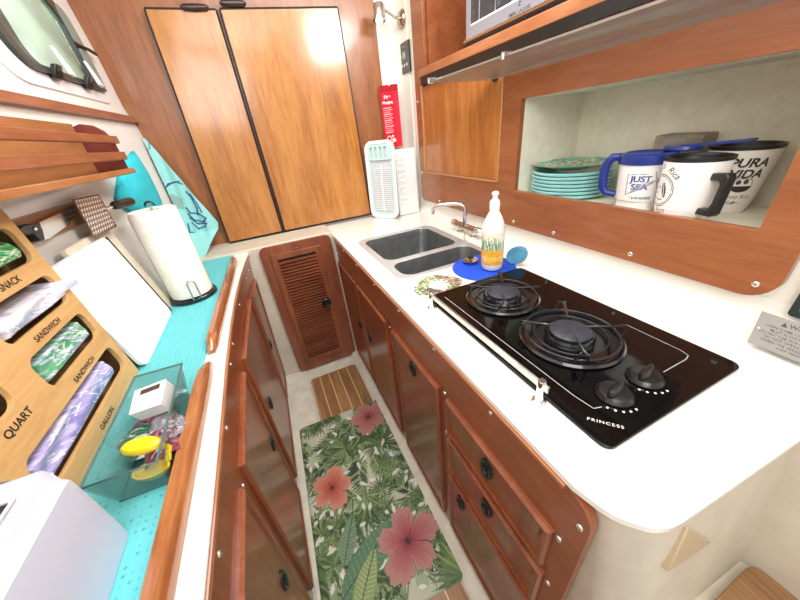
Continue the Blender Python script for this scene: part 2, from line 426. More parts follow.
# ================================================================== RIGHT SIDE
# worktop with two sink openings
arc = [hit(px, py, 'z', ZC)[:2] for px, py in ((601, 507), (613, 514.5), (626, 520.5), (640, 525), (651, 528), (661, 529), (672, 527.5), (682, 523))]
out = [(.268, 1.59), (.268, .13)]+arc+[(.60, .0325), (.86, .022), (.86, 1.81), (.268, 1.81)]
bowlA = rrect(.36, .69, 1.03, 1.335, .045); bowlB = rrect(.36, .70, .862, .995, .045)
t = Thing('worktop', 'white moulded galley worktop that carries the sink and the black hob', 'countertop', (.5, .8, ZC))
mb = MB().plate(out, [rrect(.35, .705, .85, 1.35, .05)], lambda u, v, tt: (u, v, tt), ZC, ZC-.012)
t.part('top_panel', mb, 'gel', bev=.005, seg=3)
mb = MB()
sk = lambda z, dy, dx=0: [(.288+dx, 1.58, z), (.288+dx, .14, z)]+[(max(x+.006, .2865)+dx, y+dy+.004, z) for x, y in arc]+[(.60, .0375+dy, z), (.845, .030+dy, z)]
mb.loft([sk(ZC-.0115, 0), sk(ZC-.02, 0), sk(.70, -.012, .001), sk(.60, -.028), sk(.5, -.042), sk(.2, -.06), sk(0, -.07)], False, False, closed=False)
t.part('apron', mb, 'geldull', smooth=60)
mb = MB().box(.302, .3035, .72, 1.33, ZC, ZC+.0012)
t.part('scribed_line', mb, plain('aqua_line', '#8fbfb2', .4))
# entry side step right of the galley end
def surf(p): return p
mb = MB().grid(6, 8, lambda a, b: (.60+.02*a, .038-.9*b+.0*a, .50+.30*a))
struct('wall_step', mb, 'geldull', smooth=60)
mb = MB().prism(rrect(.30, .605, -.9, .04, .02), 'z', .0, .495); struct('floor_step', mb, 'geldull', bev=.01)
a = hit(668, 541, 'x', .47); 
mb = MB().add([hit(690, 530, 'z', .66), hit(711, 543, 'z', .645), hit(671, 573, 'z', .58)], [(0, 1, 2)])
# wooden tread inset
mb = MB().plate(rrect(.47, .60, -.30, -.014, .02), [], lambda u, v, tt: (u, v, tt), .494, .512)
single('step_tread', mb, 'teak', 'varnished wooden step tread at the foot of the white corner end', 'step', (.53, -.15, .495), bev=.004)
# triangular latch cover on the end face
B, Cc, D = np.array(hit(689, 528, 'z', .762)), np.array(hit(712, 543, 'z', .69)), np.array(hit(668, 573, 'z', .70))
ins = np.array([0, .03, -.006]); mb = MB().loft([[tuple(B), tuple(Cc), tuple(D)], [tuple(B+ins), tuple(Cc+ins), tuple(D+ins)]])
single('latch_cover', mb, plain('boss_beige', '#b5a283', .5), 'small beige triangular moulded boss under the worktop corner', 'boss', tuple(B), bev=.002)

# right lower cabinet
XF = .268
t = Thing('galley_cabinet', 'long cherry wood base cabinet with drawers under the white worktop', 'cabinet', (XF, .8, 0))
outl = rrect(.087, 1.572, .022, .787, .04, rs=[.03, .012, .04, .03])
outl = [(y, z) for y, z in rrect(.094, 1.572, .022, .7835, .03, rs=[.01, .012, .045, .01])]
mb = MB().plate(outl, [], lambda u, v, tt: (tt, u, v), XF, XF+.016)
body = t.part('front_panel', mb, 'cabx', bev=.002)
mb = MB().box(XF-.004, XF+.004, .14, 1.56, .776, .783); t.part('edge_bead', mb, 'moul')
def raised(thing, name, side, y0, y1, z0, z1, xf, mat, hy, hz, mapx=None, parent_label=None, vert=True):
    """raised-and-fielded door: outward direction = side"""
    mpx = mapx or (lambda y, z, d: (xf+side*d, y, z))
    m = MB(); r = .004
    def lp(i, d): return [mpx(y, z, d) for y, z in [(y0+i, z0+i), (y1-i, z0+i), (y1-i, z1-i), (y0+i, z1-i)]]
    m.loft([lp(-.004, -.001), lp(-.004, .006), lp(0, .012), lp(.006, .012), lp(.013, .007), lp(.018, .006)], False, True)
    d = thing.part(name, m, mat, smooth=25)
    # flush ring pull
    hm = MB(); a, b = (.0175, .030) if vert else (.014, .026)
    for rr, dd in ((1.0, .008), (.62, .0075)):
        pass
    def el(k, dd): return [mpx(hy+a*k*math.cos(q), hz+b*k*math.sin(q), dd) for q in np.linspace(0, 2*PI, 24, endpoint=False)]
    hm.loft([el(1.0, .005), el(1.0, .0105), el(.86, .012), el(.62, .011), el(.55, .0075), el(.3, .0075)], False, True)
    h = thing.part('ring_pull', hm, 'pull', d, smooth=30)
    km = MB(); 
    km.loft([[mpx(hy+.004*math.cos(q), hz+.004+.005*math.sin(q), dd) for q in np.linspace(0, 2*PI, 12, endpoint=False)] for dd in (.007, .014)])
    thing.part('latch_button', km, 'black', d)
    return d
for (y0, y1, z0, z1, hy, hz) in ((1.225, 1.535, .06, .655, 1.295, .39), (.85, 1.20, .06, .655, 1.13, .41), (.492, .79, .055, .655, .645, .60)):
    raised(t, 'door', -1, y0, y1, z0, z1, XF, 'cab', hy, hz)
for (y0, y1, z0, z1, hy, hz) in ((.14, .445, .545, .655, .292, .603), (.135, .445, .385, .512, .284, .462), (.13, .445, .06, .352, .388, .297)):
    raised(t, 'drawer', -1, y0, y1, z0, z1, XF, 'cab', hy, hz)
mb = MB().box(XF-.002, XF+.001, .818, 1.562, .662, .6645); mb.box(XF-.002, XF+.001, .818, .8205, .03, .664); mb.box(XF-.002, XF+.001, 1.21, 1.2125, .03, .664)
t.part('panel_seam', mb, 'dkhandle')
def screws(thing, pts, r=.0055):
    for k, (c, ax) in enumerate(pts):
        m = MB().lathe([(r, 0), (r, .001), (r*.8, .0028), (r*.35, .0036)], c, ax, 12)
        thing.part('screw', m, 'screw', smooth=50)
screws(t, [((XF-.0005, y, z), (-1, 0, 0)) for y, z in ((1.372, .765), (1.158, .765), (.935, .766), (.719, .768), (.509, .768), (.299, .764), (.465, .66), (.464, .515), (.127, .655), (.107, .733), (.122, .50), (.825, .645), (.82, .45), (1.54, .70), (.12, .35))], .0055)

# sink
t = Thing('double_sink', 'stainless steel double bowl sink set in the white worktop', 'sink', (.52, 1.1, ZC))
mb = MB().plate(rrect(.335, .725, .838, 1.365, .045), [bowlA, bowlB], lambda u, v, tt: (u, v, tt), ZC+.0035, ZC+.0005); t.part('rim', mb, plain('sink_rim', '#c8cbcc', .35, metal=.6), bev=.0012)
for (nm, b, dep, lab) in (('basin', (.36, .69, 1.03, 1.335), .14, 'large square basin'), ('basin', (.36, .70, .862, .995), .11, 'narrow basin')):
    m = MB(); L = []
    for (i, z, r) in ((0, ZC+.002, .045), (.004, ZC-.02, .045), (.012, ZC-dep+.03, .045), (.022, ZC-dep+.006, .04), (.05, ZC-dep, .03)):
        L.append([(x, y, z) for x, y in rrect(b[0]+i, b[1]-i, b[2]+i, b[3]-i, r)])
    m.loft(L, False, True)
    bs = t.part(nm, m, 'sinksteel', smooth=50, label=lab)
    cx, cy = (b[0]+b[1])/2-.02, (b[2]+b[3])/2
    t.part('drain', MB().lathe([(.03, .0005), (.03, .003), (.024, .004), (.02, .0015), (.004, .001)], (cx, cy, ZC-dep), 'z', 24), 'steel', bs, smooth=40)

# faucet
t = Thing('mixer_tap', 'chrome mixer tap with a swivel spout behind the sink', 'tap', (.775, 1.11, ZC))
t.part('body', MB().cyl((.78, 1.035, ZC+.035), .0135, .15, 'y', 20), 'brassy', smooth=40)
for y in (1.06, 1.16): t.part('pedestal', MB().lathe([(.02, 0), (.02, .006), (.012, .01), (.011, .04)], (.785, y, ZC+.0005), 'z', 20), 'chrome', smooth=40)
mb = MB(); sp = [(.775, 1.11, ZC+.04), (.775, 1.11, ZC+.10), (.772, 1.113, ZC+.125), (.76, 1.125, ZC+.137), (.735, 1.142, ZC+.14), (.685, 1.178, ZC+.137), (.672, 1.187, ZC+.133), (.664, 1.192, ZC+.12), (.662, 1.193, ZC+.10)]
mb.tube(sp, [.011, .009]+[.0075]*7, 12); t.part('spout', mb, 'chrome', smooth=60)
for y, d in ((1.035, -1), (1.185, 1)):
    mb = MB().lathe([(.014, 0), (.0165, .006*d), (.0165, .026*d), (.012, .032*d)], (.78, y, ZC+.035), 'y', 16); t.part('handle', mb, 'chrome', smooth=40)
mb = MB().tube([(.76, 1.06, ZC+.03), (.73, 1.045, ZC+.035), (.70, 1.01, ZC+.03), (.69, .97, ZC+.01)], .0016, 6)
t.part('plug_chain', mb, 'chrome')

# blue mat with things on it
single('drying_mat', MB().lathe([(.104, 0), (.106, .002), (.104, .005), (.02, .0045)], (.615, .77, ZC+.0005), 'z', 48), 'blueMat', 'round royal blue rubber mat beside the sink', 'mat', (.615, .77, ZC), smooth=40)
bx, by, bz = .628, .745, ZC+.006
t = Thing('soap_bottle', 'translucent squeeze bottle of dish soap with a yellow and green label', 'bottle', (bx, by, bz))
prof = [(.026, 0), (.033, .004), (.034, .02), (.0345, .11), (.0345, .135), (.031, .155), (.024, .172), (.016, .187), (.0125, .195)]
t.part('bottle_body', MB().lathe(prof, (bx, by, bz), 'z', 40), 'bottle', smooth=60)
t.part('cap', MB().lathe([(.015, .193), (.0155, .215), (.013, .222), (.008, .226), (.0075, .236), (.0105, .238), (.0105, .244), (.005, .248)], (bx, by, bz), 'z', 24), 'white', smooth=40)
cv = Canvas(.16, .105, .001, '#e7e3cf'); cv.poly([(0, 0), (.16, 0), (.16, .05), (0, .05)], '#e9a92e')
for k in range(260): cv.disc(rng.uniform(0, .16), rng.uniform(0, .045), rng.uniform(.001, .004), ['#f3c557', '#d98f1e', '#f2b63c'][k % 3], .6)
cv.poly([(.02, .012), (.14, .012), (.14, .03), (.02, .03)], '#f0d58e', .5)
for k in range(90):
    x = rng.uniform(0, .16); h = rng.uniform(.02, .045); cv.line([(x, .05), (x+rng.uniform(-.012, .012), .05+h)], .0018, ['#3f7d4c', '#5c9b4e', '#7fb56a', '#2d6a4f'][k % 4], .8)
mb = MB(); P = cv.into(mb, lambda u, v: (bx+.0352*math.cos(-PI*.75-.0+(u-.08)/.0352), by+.0352*math.sin(-PI*.75+(u-.08)/.0352), bz+.022+v))
t.part('label', mb, 'paint', paint=P, smooth=60)
t = Thing('sink_strainer', 'small round steel and white sink strainer lying on the blue mat', 'strainer', (.60, .825, ZC+.006))
t.part('rim', MB().lathe([(.018, 0), (.026, .008), (.028, .01), (.025, .0105), (.016, .004), (.002, .003)], (.60, .825, ZC+.006), 'z', 28), 'chrome', smooth=40)
t.part('knob', MB().lathe([(.004, 0), (.004, .012), (.011, .014), (.011, .018), (.004, .02)], (.60, .825, ZC+.009), 'z', 16), 'black', smooth=40)
mb = MB().loft([[(.697+.008*k+.25*dz+dx*.55, .722-dx*.83, ZC+.0065+dz) for dx, dz in [(.030*math.cos(q), .030+.030*math.sin(q)) for q in np.linspace(0, 2*PI, 20, endpoint=False)]] for k in range(3)])
single('scrub_sponge', mb, 'sponge', 'blue oval scrub sponge leaning against the wall behind the soap bottle', 'sponge', (.70, .71, ZC+.006), bev=.003)

# floral coaster
cv = Canvas(.17, .17, .0012, '#d9d5c8')
for k in range(900):
    a = rng.uniform(0, 2*PI); r = abs(rng.normal(.062, .012)); x, y = .085+r*math.cos(a), .085+r*math.sin(a)
    pal = ['#8f4a68', '#b97590', '#5c7c42', '#3f5e2e', '#74354e', '#c9b9b2', '#6f8c4e'] if math.sin(a+2.2) > -.3 else ['#5c7c42', '#3f5e2e', '#7d9a58', '#a9b088', '#cfc6b8']
    cv.disc(x, y, rng.uniform(.002, .0065), pal[rng.integers(len(pal))], .85)
for k in range(60):
    cv.disc(.04+rng.normal(0, .012), .062+rng.normal(0, .012), .005, '#55504e', .8)
cv.line([(.075, .10), (.085, .11), (.10, .10), (.11, .085), (.10, .075)], .003, '#b9b4ae')
mb = MB()
def disc_map(cx, cy, R, z):
    def f(u, v):
        x, y = (u-.085)/.085, (v-.085)/.085
        X = x*math.sqrt(1-y*y/2); Y = y*math.sqrt(1-x*x/2); return (cx+R*X, cy+R*Y, z+(0 if X*X+Y*Y < .97 else -.002))
    return f
P = cv.into(mb, disc_map(.42, .742, .082, ZC+.004))
single('floral_coaster', mb, 'paint', 'round plate-like trivet printed with pink flowers and green leaves', 'trivet', (.42, .742, ZC), paint=P, smooth=60)

# hob
t = Thing('gas_hob', 'black glass two burner gas hob set in the white worktop', 'cooktop', (.52, .42, ZC))
ho = rrect(.349, .703, .140, .692, .016)
mb = MB().prism(ho, 'z', ZC+.0005, ZC+.007); gl = t.part('glass_top', mb, 'glassblk', bev=.0015)
ZG = ZC+.007
mb = MB()
def flatline(mb, pts, w, z):
    for a, b in zip(pts[:-1], pts[1:]):
        d = np.array(b)-np.array(a); nn = np.array([-d[1], d[0]])/np.linalg.norm(d)*w/2; a = np.array(a); b = np.array(b)
        mb.add([(*(a+nn), z), (*(a-nn), z), (*(b-nn), z), (*(b+nn), z)], [(0, 1, 2, 3)])
flatline(mb, [(.392, .66), (.392, .235), (.396, .2), (.41, .196)], .0016, ZG+.0004)
flatline(mb, [(.572, .196), (.64, .196), (.655, .20), (.66, .215), (.66, .32)], .0016, ZG+.0004)
t.part('outline_print', mb, 'greyprint')
mb = MB(); text_mesh(mb, 'PRINCESS', .0078, (.386, .173, ZG+.0005), (.62, -.72, 0), (.72, .62, 0), w=.049); t.part('lettering', mb, 'whiteprint')
for (cx, cy, R) in ((.52, .352, .098), (.521, .568, .092)):
    m = MB().lathe([(R+.004, 0), (R+.006, .004), (R+.002, .008), (R-.008, .006), (R-.016, .001), (.05, .001), (.046, .008), (.038, .01)], (cx, cy, ZG), 'z', 56)
    bn = t.part('burner', m, 'enamel', smooth=35)
    m = MB().lathe([(.046, .003), (.050, .010), (.047, .0155)], (cx, cy, ZG), 'z', 40); t.part('flame_ring', m, 'enamel', bn, smooth=30)
    m = MB().lathe([(.038, .015), (.041, .0165), (.041, .020), (.036, .0225), (.01, .023)], (cx, cy, ZG), 'z', 40); t.part('burner_cap', m, 'burncap', bn, smooth=40)
    m = MB()
    m.tube([(cx+(R-.006)*math.cos(q), cy+(R-.006)*math.sin(q), ZG+.014) for q in np.linspace(0, 2*PI, 48, endpoint=False)], .0028, 8, closed=True)
    m.tube([(cx+(R-.026)*math.cos(q), cy+(R-.026)*math.sin(q), ZG+.010) for q in np.linspace(0, 2*PI, 48, endpoint=False)], .002, 8, closed=True)
    for k in range(4):
        q = PI/4+k*PI/2+.12; c_, s_ = math.cos(q), math.sin(q)
        for w in (-.011, .011):
            P = [(R-.006, w*1.1, .013), (R+.002, w*.6, .034), (R-.006, w*.15, .037), (.036, 0, .031), (.030, 0, .030)]
            m.tube([(cx+r*c_-ww*s_, cy+r*s_+ww*c_, ZG+z) for r, ww, z in P], .0022, 6)
    t.part('pan_support', m, 'blackmet', bn, smooth=50)
for (cx, cy) in ((.45, .203), (.53, .203)):
    m = MB().lathe([(.028, 0), (.029, .003), (.027, .006), (.0255, .008), (.024, .010), (.018, .011)], (cx, cy, ZG), 'z', 40)
    kb = t.part('control_knob', m, 'knob', smooth=35)
    m = MB(); L = []
    for (s, w, z) in ((.025, .0085, .009), (.025, .0075, .016), (.022, .0045, .021), (.016, .003, .022)):
        a = .2; pts = [(s*math.cos(q), w*math.sin(q)) for q in np.linspace(0, 2*PI, 24, endpoint=False)]
        L.append([(cx+x*math.cos(a)-y*math.sin(a)-0, cy+x*math.sin(a)+y*math.cos(a), ZG+z) for x, y in pts])
    for l in L: pass
    m.loft(L); t.part('grip', m, 'knob', kb, smooth=40)
    m = MB()
    for k in range(5):
        q = math.radians(-160+k*18); r = .036; m.lathe([(.0019, 0), (.0019, .0004)], (cx+r*math.cos(q)+.004*0, cy+r*math.sin(q), ZG), 'z', 10)
    t.part('setting_dots', m, 'whiteprint', kb)

# fiddle rail before the hob
t = Thing('hob_rail', 'low steel guard rail along the front edge of the hob', 'rail', (.336, .45, ZC))
mb = MB().box(.3335, .3385, .242, .652, ZC+.034, ZC+.048); t.part('bar', mb, 'steel', bev=.001)
for y in (.637, .257):
    m = MB().lathe([(.0125, 0), (.0125, .003), (.0075, .0055), (.0068, .03), (.0075, .049), (.006, .051)], (.336, y, ZC+.0005), 'z', 20); t.part('post', m, 'chrome', smooth=40)

# upper wall unit
XP = .83
t = Thing('wall_cabinet', 'cherry wood wall unit with a niche of dishes and a small door', 'cabinet', (XP, .9, .88))
outer = [(y, z) for y, z in rrect(.177, 1.617, .873, 1.475, .04, n=7, rs=[.03, 0, 0, .05])]
mb = MB().plate(outer, [rrect(.24, .885, 1.003, 1.283, .003, n=1), rrect(.972, 1.558, 1.025, 1.41, .003, n=1)], lambda u, v, tt: (tt, u, v), XP, XP+.018)
t.part('face_panel', mb, 'upper', bev=.0015)
mb = MB().box(XP, XP+.018, 1.51, 1.617, 1.475, 2.1); t.part('post', mb, 'upper', bev=.003)
mb = MB().box(XP+.02, 1.17, 1.50, 1.52, 1.475, 2.1); mb.box(1.15, 1.17, .0, 1.52, 1.475, 2.1); t.part('locker_lining', mb, 'upper')
mb = MB().box(XP-.008, 1.17, .02, 1.56, 1.441, 1.474); sh = t.part('shelf', mb, 'moul', bev=.003)
mb = MB().box(XP+.004, XP+.016, .978, 1.552, 1.03, 1.405); d = t.part('door', mb, 'upperdoor', bev=.002)
mb = MB()
for (a, b, c, e) in ((.972, 1.558, 1.022, 1.029), (.972, .979, 1.022, 1.41), (1.551, 1.558, 1.022, 1.41)): mb.box(XP-.004, XP+.012, a, b, c, e)
t.part('bead', mb, plain('bead_gold', '#b9844e', .35, coat=.4), d, bev=.0015)
mb = MB().lathe([(.018, 0), (.018, .004), (.013, .006), (.012, .002), (.003, .002)], (XP+.004, 1.02, 1.365), (-1, 0, 0), 24); t.part('ring_pull', mb, 'pull', d, smooth=40)
mb = MB().box(XP+.018, 1.12, .24, .262-.022, 1.003, 1.283)
t.part('shelf_shade_strip', MB().box(.816, .829, .02, 1.53, 1.412, 1.4405), 'black')  # black strip standing in for the shade below the shelf
# niche liner
mb = MB().box(XP+.017, 1.13, .225, .24, .975, 1.30); mb.box(XP+.017, 1.13, .885, .90, .975, 1.30); mb.box(1.115, 1.13, .225, .90, .975, 1.30)
mb.box(XP+.017, 1.13, .225, .90, .97, .984); mb.box(XP+.017, 1.13, .225, .90, 1.284, 1.30)
t.part('niche_lining', mb, 'niche', label='cream textured lining of the dish niche')
screws(t, [((XP-.0003, y, z), (-1, 0, 0)) for y, z in ((.875, .892), (.69, .892), (.445, .893), (.208, .902), (1.20, .893), (1.42, .893), (1.60, 1.02), (1.60, 1.35))], .0065)
# dark tinted flap under the shelf
t = Thing('tinted_flap', 'smoky translucent flap hinged below the wood shelf above the dish niche', 'flap', (.8, .8, 1.4))
A = hit(428, 83, 'x', .80); B = hit(800, -44, 'x', .80)
zA, zB = A[2], B[2]
fy = lambda px, py: hit(px, py, 'z', 1.385)
p0 = fy(428, 83); p1 = fy(668, 0); k = (-.15-p0[1])/(p1[1]-p0[1]); p1 = tuple(np.array(p0)+k*(np.array(p1)-np.array(p0)))
q0 = hit(487, 81, 'x', .826); q1 = (.826, -.15, 1.348)
mb = MB().hexa([p0, p1, q1, q0], [tuple(np.array(p)+[0, 0, .005]) for p in (p0, p1, q1, q0)])
t.part('sheet', mb, 'smoke')
for px, py in ((429, 81), (503, 56)):
    c = fy(px, py); m = MB().lathe([(.006, -.008), (.006, .006)], c, 'z', 12); m.box(c[0]-.004, c[0]+.03, c[1]-.004, c[1]+.004, c[2]+.004, c[2]+.01); t.part('clip', m, 'chrome')

# oven on the shelf
t = Thing('countertop_oven', 'stainless countertop oven standing on the upper wood shelf', 'oven', (.86, 1.0, 1.476))
mb = MB().box(.868, 1.14, .74, 1.245, 1.486, 1.80); t.part('case', mb, 'steel', bev=.006)
cv = Canvas(.49, .30, .0012, '#8f909b')
cv.poly([(.03, .05), (.46, .05), (.46, .28), (.03, .28)], '#3a4247')
for x in (.075, .16, .24): cv.poly([(x, .05), (x+.006, .05), (x+.006, .28), (x, .28)], '#8f999e')
cv.poly([(.03, .05), (.46, .05), (.46, .054), (.03, .054)], '#eef0f2')
for k in range(160): cv.line([(rng.uniform(.03, .46), rng.uniform(.055, .28))]*2, rng.uniform(.004, .02), ['#59666c', '#2e3438', '#78868b'][k % 3], .25)
cv.text('E', .275, .042, .022, '#303038', bold=.01, shear=.4); pass
cv.text('EMERIL LAGASSE', .275, .022, .0125, '#22222a', bold=.01)
mb = MB(); P = cv.into(mb, lambda u, v: (.8665, 1.240-u, 1.492+v)); dr = t.part('door', mb, 'paintfilm', paint=P)
mb = MB().tube([(.84, 1.21, 1.70), (.84, .77, 1.70)], .008, 12); t.part('handle', mb, 'steel', dr, smooth=50)
t.part('trim_bar', MB().tube([(.862, 1.243, 1.502), (.862, .742, 1.502)], .0055, 10), 'chrome', smooth=50)
t.part('base_strip', MB().box(.860, .87, .74, 1.245, 1.478, 1.4935), 'blackmet')
for x, y in ((.89, 1.22), (.89, .77)): t.part('foot', MB().cyl((x, y, 1.4745), .012, .012), 'chrome')

# plates
PC = (.968, .772)
mbp = MB().lathe([(.07, 0), (.078, .002), (.109, .0050), (.1215, .0065), (.1228, .0125), (.1205, .0145), (.104, .0105), (.075, .0045), (.01, .004)], (0, 0, 0), 'z', 48)
proto = mesh_of('dinner_plate', mbp, 'plate', smooth=40)
tags(proto, 'plain teal dinner plate inside the plate stack in the wall niche', 'plate', 'stacked teal plates in the niche')
for k in range(7):
    o = proto if k == 0 else proto.copy()
    if k: COL.objects.link(o)
    o.location = (PC[0]+rng.uniform(-.001, .001), PC[1]+rng.uniform(-.001, .001), .985+.0112*k)
cv = Canvas(.17, .17, .0012, '#4fb3a4')
for k in range(500):
    x, y = rng.uniform(0, .17, 2); cv.disc(x, y, rng.uniform(.002, .006), ['#3c8f86', '#9cd0b8', '#d9d7b0', '#6a7f57', '#b8927a', '#7fc7bd', '#2b7a78'][rng.integers(7)], .75)
for k in range(10):
    a = k*.63; cv.disc(.085+.055*math.cos(a), .085+.055*math.sin(a), .014, '#d8c9a4', .8); cv.disc(.085+.055*math.cos(a), .085+.055*math.sin(a), .007, '#a36a5c', .8)
mb = MB()
def bowl(u, v):
    x, y = (u-.085)/.085, (v-.085)/.085; X = x*math.sqrt(1-y*y/2); Y = y*math.sqrt(1-x*x/2); r = math.hypot(X, Y)
    return (PC[0]+.122*X, PC[1]+.122*Y, 1.0675+.018*max(0, (r-.45)/.55))
P = cv.into(mb, bowl)
single('patterned_plate', mb, 'paint', 'top plate of the teal stack with a flower and leaf print', 'plate', (PC[0], PC[1], 1.067), paint=P, smooth=60)

# mugs
ZN = .9845
def mug(name, label, cx, cy, prof, hgt, facing, paint_fn, bg='#f1efec', inner='white'):
    th = Thing(name, label, 'mug', (cx, cy, ZN)); rmax = max(p[0] for p in prof); hs = [p[1] for p in prof]; rs = [p[0] for p in prof]
    cv = Canvas(2*PI*rmax, hgt, .0009, bg); paint_fn(cv)
    m = MB()
    def f(u, v):
        r = np.interp(v, hs, rs); q = facing+(u-cv.w/2)/rmax; return (cx+r*math.cos(q), cy+r*math.sin(q), ZN+v)
    P = cv.into(m, f); th.part('cup_body', m, 'paint', paint=P, smooth=60)
    m = MB().lathe([(rs[-1]+.0005, hgt), (rs[-1]-.003, hgt), (rs[-1]-.006, hgt-.02), (rs[0]-.004, .01), (.002, .008)], (cx, cy, ZN), 'z', 40, False, True); th.part('inside', m, inner, smooth=50)
    th.part('bottom', MB().lathe([(rs[0], 0), (rs[0], .004)], (cx, cy, ZN), 'z', 40), 'white')
    return th
def p1(c):
    m = c.w/2
    c.text('JUST', m-.004, .083, .020, '#23499c', bold=.035, sx=1.15); c.text('SEA', m-.004, .064, .020, '#23499c', bold=.035, sx=1.2)
    c.line([(m-.034, .045), (m-.036, .094)], .002, '#23499c')
    c.line([(m-.034, .094), (m+.010, .096)], .0015, '#6a7ba8')
    pts = [(m-.036+.07*s, .044+.012*math.sin(s*2.2)+.03*s**3) for s in np.linspace(0, 1, 14)]
    for k in range(5): c.line([(x+.001*k, y+.0035*k*(1-abs(2*i/13-1))*1.2) for i, (x, y) in enumerate(pts)], .0014, '#8a93ab')
    c.line([(m+.034+.009*math.sin(s*3), .074+.03*s) for s in np.linspace(0, 1, 8)], .004, '#8a93ab')
    c.line([(m+.040-.016*s, .06+.04*s) for s in np.linspace(0, 1, 8)], .003, '#a0a7b8')
    c.text('TENNESSEE', m+.004, .037, .0085, '#23499c', bold=.03, sx=1.3)
th = mug('travel_mug', 'white insulated mug with blue lid and handle and a JUST SEA print', .915, .515, [(.044, 0), (.045, .024), (.049, .029), (.058, .124)], .124, PI+.55, p1)
m = MB().lathe([(.060, .116), (.0615, .119), (.061, .137), (.05, .141), (.045, .137), (.01, .136)], (.915, .515, ZN), 'z', 40); th.part('lid', m, 'bluelid', smooth=40)
hd = np.array([math.cos(1.95), math.sin(1.95)])
hp = [(.055, .130), (.076, .129), (.088, .112), (.090, .08), (.086, .052), (.076, .038), (.052, .034)]
m = MB().tube([(.915+hd[0]*r, .515+hd[1]*r, ZN+z) for r, z in hp], [.010, .011, .0115, .0115, .011, .010, .009], 10); th.part('handle', m, 'bluelid', smooth=60)
def p2(c):
    m = c.w/2
    c.disc(m, .068, .036, '#4a3326', 1, .034); c.disc(m, .068, .032, '#4a3326', 1, .0305)
    c.poly([(m+.012+.009*math.cos(q)*.6-.010*math.sin(q)*.5, .07+.016*math.sin(q)+.003*math.cos(q)) for q in np.linspace(0, 2*PI, 20)], '#4a3326')
    c.line([(m+.014, .058), (m+.009, .082)], .002, '#f1efec')
    c.disc(m-.012, .062, .0028, '#4a3326'); c.disc(m-.004, .075, .0028, '#4a3326'); c.line([(m-.012, .05), (m+.002, .047), (m+.012, .05)], .002, '#4a3326')
    c.text('Rica', m+.026, .108, .019, '#4a3326', rot=-.6, shear=.3, bold=.01); c.text('Costa', m-.02, .112, .017, '#4a3326', rot=.5, shear=.3)
    c.text('Pura', m+.012, .024, .016, '#4a3326', rot=.15, shear=.3)
cx, cy = .890, .398
th = mug('coffee_mug', 'white mug with black handle and a brown round bean emblem', cx, cy, [(.040, 0), (.047, .006), (.0525, .03), (.059, .134)], .134, PI-.62, p2, inner='black')
hd = np.array([math.cos(PI+1.12), math.sin(PI+1.12)]); sd = np.array([-hd[1], hd[0]])
m = MB()
HP = [(.052, .108), (.088, .112), (.094, .104), (.090, .03), (.084, .024), (.046, .022), (.046, .036), (.073, .038), (.078, .05), (.080, .088), (.076, .094), (.053, .094)]
m.loft([[(cx+hd[0]*r+sd[0]*w, cy+hd[1]*r+sd[1]*w, ZN+z) for r, z in HP] for w in (-.009, .009)]); th.part('handle', m, 'black', bev=.003)
m = MB().lathe([(.0595, .130), (.060, .137), (.055, .137), (.052, .132)], (cx, cy, ZN), 'z', 40, False, False); th.part('rim', m, 'black', smooth=40)
def p3(c):
    m = c.w/2
    c.text('PURA', m+.002, .112, .025, '#2b2022', bold=.035, sx=1.1, shear=.15); c.text('VIDA', m+.004, .089, .025, '#2b2022', bold=.035, sx=1.1, shear=.15)
    c.poly([(m+.006+.022*math.cos(q), .064+.014*math.sin(q)) for q in np.linspace(PI, 2*PI, 14)], '#2b2022')
    c.disc(m-.002, .072, .005, '#4a3326'); c.disc(m+.012, .073, .005, '#4a3326')
    c.line([(m-.016, .064), (m-.010, .078), (m+.004, .08), (m+.022, .078), (m+.028, .064)], .0014, '#2b2022')
    c.text('Costa Rica', m+.006, .040, .013, '#2b2022', shear=.3); c.text('Coffee', m+.004, .026, .010, '#2b2022', bold=.03)
th = mug('tall_mug', 'tapered white mug with dark rim and a PURA VIDA print', 1.022, .378, [(.042, 0), (.045, .01), (.050, .035), (.062, .142)], .142, PI+.62, p3, bg='#e8e4dd', inner='black')
m = MB().lathe([(.0625, .138), (.063, .146), (.058, .146), (.056, .14)], (1.022, .378, ZN), 'z', 40, False, False); th.part('rim', m, 'black', smooth=40)
# flat lid with tab across the mugs, box at the back
t = Thing('mug_lid', 'blue plastic lid lying across the rims of the two dark rimmed mugs', 'lid', (.955, .42, 1.124))
t.part('disc', MB().lathe([(.036, 0), (.038, .003), (.037, .009), (.02, .0095)], (.965, .47, 1.1245), 'z', 32), 'bluelid', smooth=40)
c0 = (.955, .40)
t.part('strap', MB().hexa([(.95, .47, 1.130), (.975, .47, 1.130), (.975, .345, 1.142), (.95, .345, 1.142)], [(.95, .47, 1.135), (.975, .47, 1.135), (.975, .345, 1.147), (.95, .345, 1.147)]), 'bluelid')
t = Thing('storage_box', 'small brown and silver box at the back of the niche behind the mugs', 'box', (1.06, .52, ZN))
t.part('carton', MB().box(1.035, 1.105, .468, .578, ZN, 1.151), 'brownbox', bev=.004)
t.part('label', MB().box(1.033, 1.036, .50, .556, 1.09, 1.143), 'sign')

